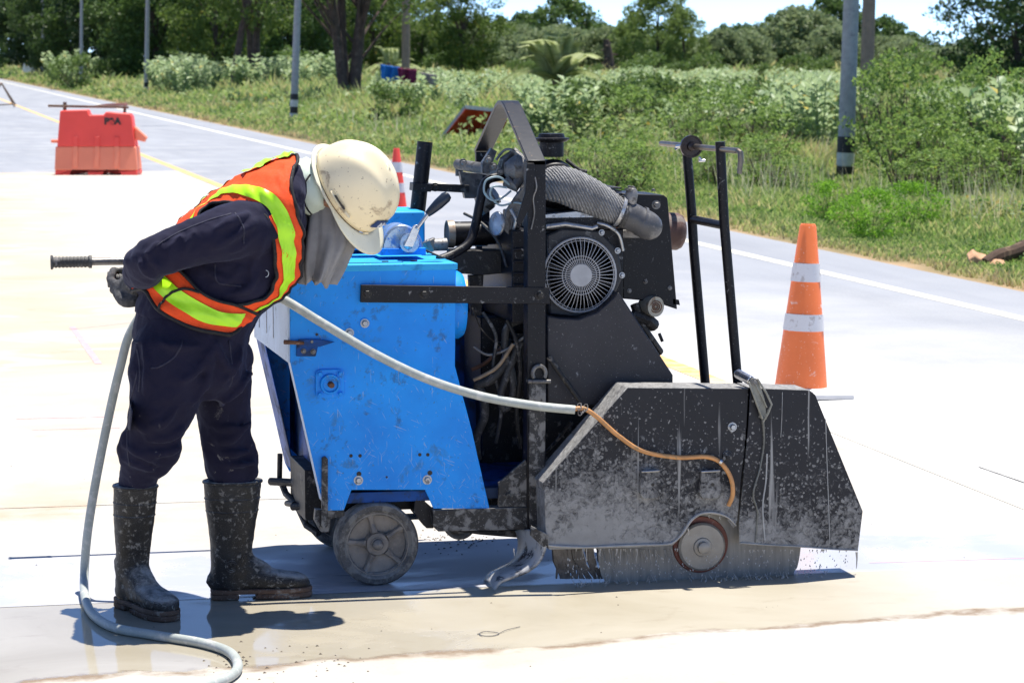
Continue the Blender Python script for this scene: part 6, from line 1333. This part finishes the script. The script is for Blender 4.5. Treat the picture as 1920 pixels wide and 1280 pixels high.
def upole(px, D, r, lab, lean): b = far(px, D); o = MB().lathe(b, (0, 0, 1), [(-.2, r), (8, r*.72)], 8).build('utility_pole', brownpole, origin=b, ang=20); tag(o, lab, 'utility pole'); o.rotation_euler = (0, lean, 0)
upole(1624, 62, .17, 'thick brownish concrete pole right behind the near lamp pole', .02); upole(760, 105, .17, 'brownish concrete pole behind the maroon cloth', .01)
# washing
def wash(px, name, D, mat, lab, seed):
    random.seed(seed); k = D/F; x0_, x1_, y0, y1, y2 = px; b = far(x0_, D); rt = Vector((math.cos(TH), -math.sin(TH), 0)); mb = MB(); nx, nz = 16, 10; vs = []
    for j in range(nz+1):
        for i in range(nx+1):
            u = i/nx; v = j/nz; yt = y0+(y1-y0)*u; vs.append(b+rt*(x1_-x0_)*k*u+Vector((0, 0, HC-(yt+v*y2-106)*k+.03*math.sin(u*9+seed)*v))+Vector((.03, .06, 0))*math.sin(u*14+v*2))
    mb.add(vs, [(j*(nx+1)+i, j*(nx+1)+i+1, (j+1)*(nx+1)+i+1, (j+1)*(nx+1)+i) for j in range(nz) for i in range(nx)]); o = mb.build(name, mat, origin=b); s = o.modifiers.new('s', 'SOLIDIFY'); s.thickness = .01; tag(o, lab, 'cloth'); return b, rt, k
fb = M('bright_blue_cloth', (.01, .16, .50), .9, 0, .3, 3, None, .2); fm = M('maroon_cloth', (.17, .012, .06), .9, 0, .3, 4, None, .2); fg_ = M('grey_striped_cloth', (.32, .28, .26), .9, 0, .3, 5, None, .2)
wash((713, 748, 121, 126, 28), 'blue_cloth', 72, fb, 'bright blue cloth hung on a line left of the maroon one', 1)
wash((746, 780, 127, 131, 27), 'maroon_cloth', 71.8, fm, 'maroon trousers hung on a line right of the blue cloth', 2)
wash((786, 818, 135, 141, 20), 'grey_cloth', 72, fg_, 'greyish cloth hung right of the maroon trousers', 3)
rt = Vector((math.cos(TH), -math.sin(TH), 0))
def fp(px, py, D): return far(px, D)+Vector((0, 0, HC-(py-106)*D/F))
wl = empty('washing_line', far(745, 72), 'washing line with two posts behind the bushes', 'washing line')
MB().tube([fp(705, 119, 72.1), fp(750, 126, 72.1), fp(825, 137, 72.1)], .012, 6).build('line', wood, wl)
for x in (729, 750, 776): MB().tube([fp(x, 118 if x < 740 else 128, 72.2), far(x, 72.2)], .05, 7).build('post', wood, wl)
# fallen red board and prop
rbt = empty('red_board', gr(880, 263), 'tilted red painted board with a white top edge lying on the verge', 'board')
D0 = 7800/(263-106)
p = [fp(827, 262, D0), fp(930, 268, D0-.3), fp(958, 214, D0-1.3), fp(873, 205, D0-1.2)]
MB().prism(p, Vector((.01, .05, .03))).build('board_panel', redboard, rbt)
MB().prism([p[3]+Vector((0, -.02, .01)), p[2]+Vector((0, -.02, .01)), p[2]+Vector((0, -.02, .075)), p[3]+Vector((0, -.02, .075))], (0, .07, 0)).build('white_edge', bandw, rbt)
MB().prism([p[0]+Vector((-.02, 0, -.02)), p[3]+Vector((-.02, 0, 0)), p[3]+Vector((-.02, 0, .06)), p[0]+Vector((-.02, 0, .04))], (0, .05, .0)).build('grey_edge', concm, rbt)
mb = MB().cyl(fp(962, 214, D0+1), fp(1030, 184, D0+1.6), .045, .035, 8).cyl(fp(965, 205, D0+1.05), fp(962, 262, D0+1.05), .03, None, 8).cyl(fp(978, 203, D0+1.1), fp(985, 255, D0+1.3), .025, None, 8)
tag(mb.build('wooden_pole', wood, origin=fp(965, 262, D0+1)), 'rough brown pole propped up behind the red board', 'pole')
# dead palm log at the right
lg = gr(1890, 505); mb = MB(); D1 = 7800/(500-106); mb.tube([fp(1853, 496, D1), fp(1878, 482, D1+.1), fp(1905, 474, D1+.2), fp(1935, 462, D1+.4)], [.045, .055, .05, .06], 10, smooth=4)
lo_ = mb.build('log', M('dark_brown_log', (.07, .04, .025), .9, 0, .4, 12, ((.3, .2, .12), .3, 9), .6, 20), origin=lg); tag(lo_, 'broken dark brown log with tan splintered end on the grass at the right', 'log')
mb = MB(); tan = M('tan_split_wood', (.52, .30, .17), .9, 0, .3, 12, None, .5, 20)
mb.prism([fp(1822, 489, D1), fp(1834, 479, D1), (fp(1842, 485, D1)), fp(1861, 490, D1), fp(1858, 498, D1), fp(1842, 496, D1), fp(1832, 501, D1), fp(1826, 496, D1)], (.03, .12, .04)); mb.build('splintered_end', tan, lo_, .01)
mb = MB().prism([fp(1862, 502, D1-.1), fp(1876, 494, D1-.1), fp(1897, 499, D1-.1), (fp(1893, 504, D1-.1)), fp(1872, 508, D1-.1)], (.03, .14, .03)); mb.build('bark_flake', tan, lo_, .01)
# white sheet
ws = fp(44, 121, 205); mb = MB().prism([fp(x, y, 205) for x, y in ((45, 119), (49, 126), (54, 124), (55, 129), (61, 126), (64, 134), (62, 137), (44, 135), (42, 130))], (0, .3, 0)); tag(mb.build('white_sheet', wht, origin=ws), 'torn white sheet between dark trees at the far left', 'sheet')
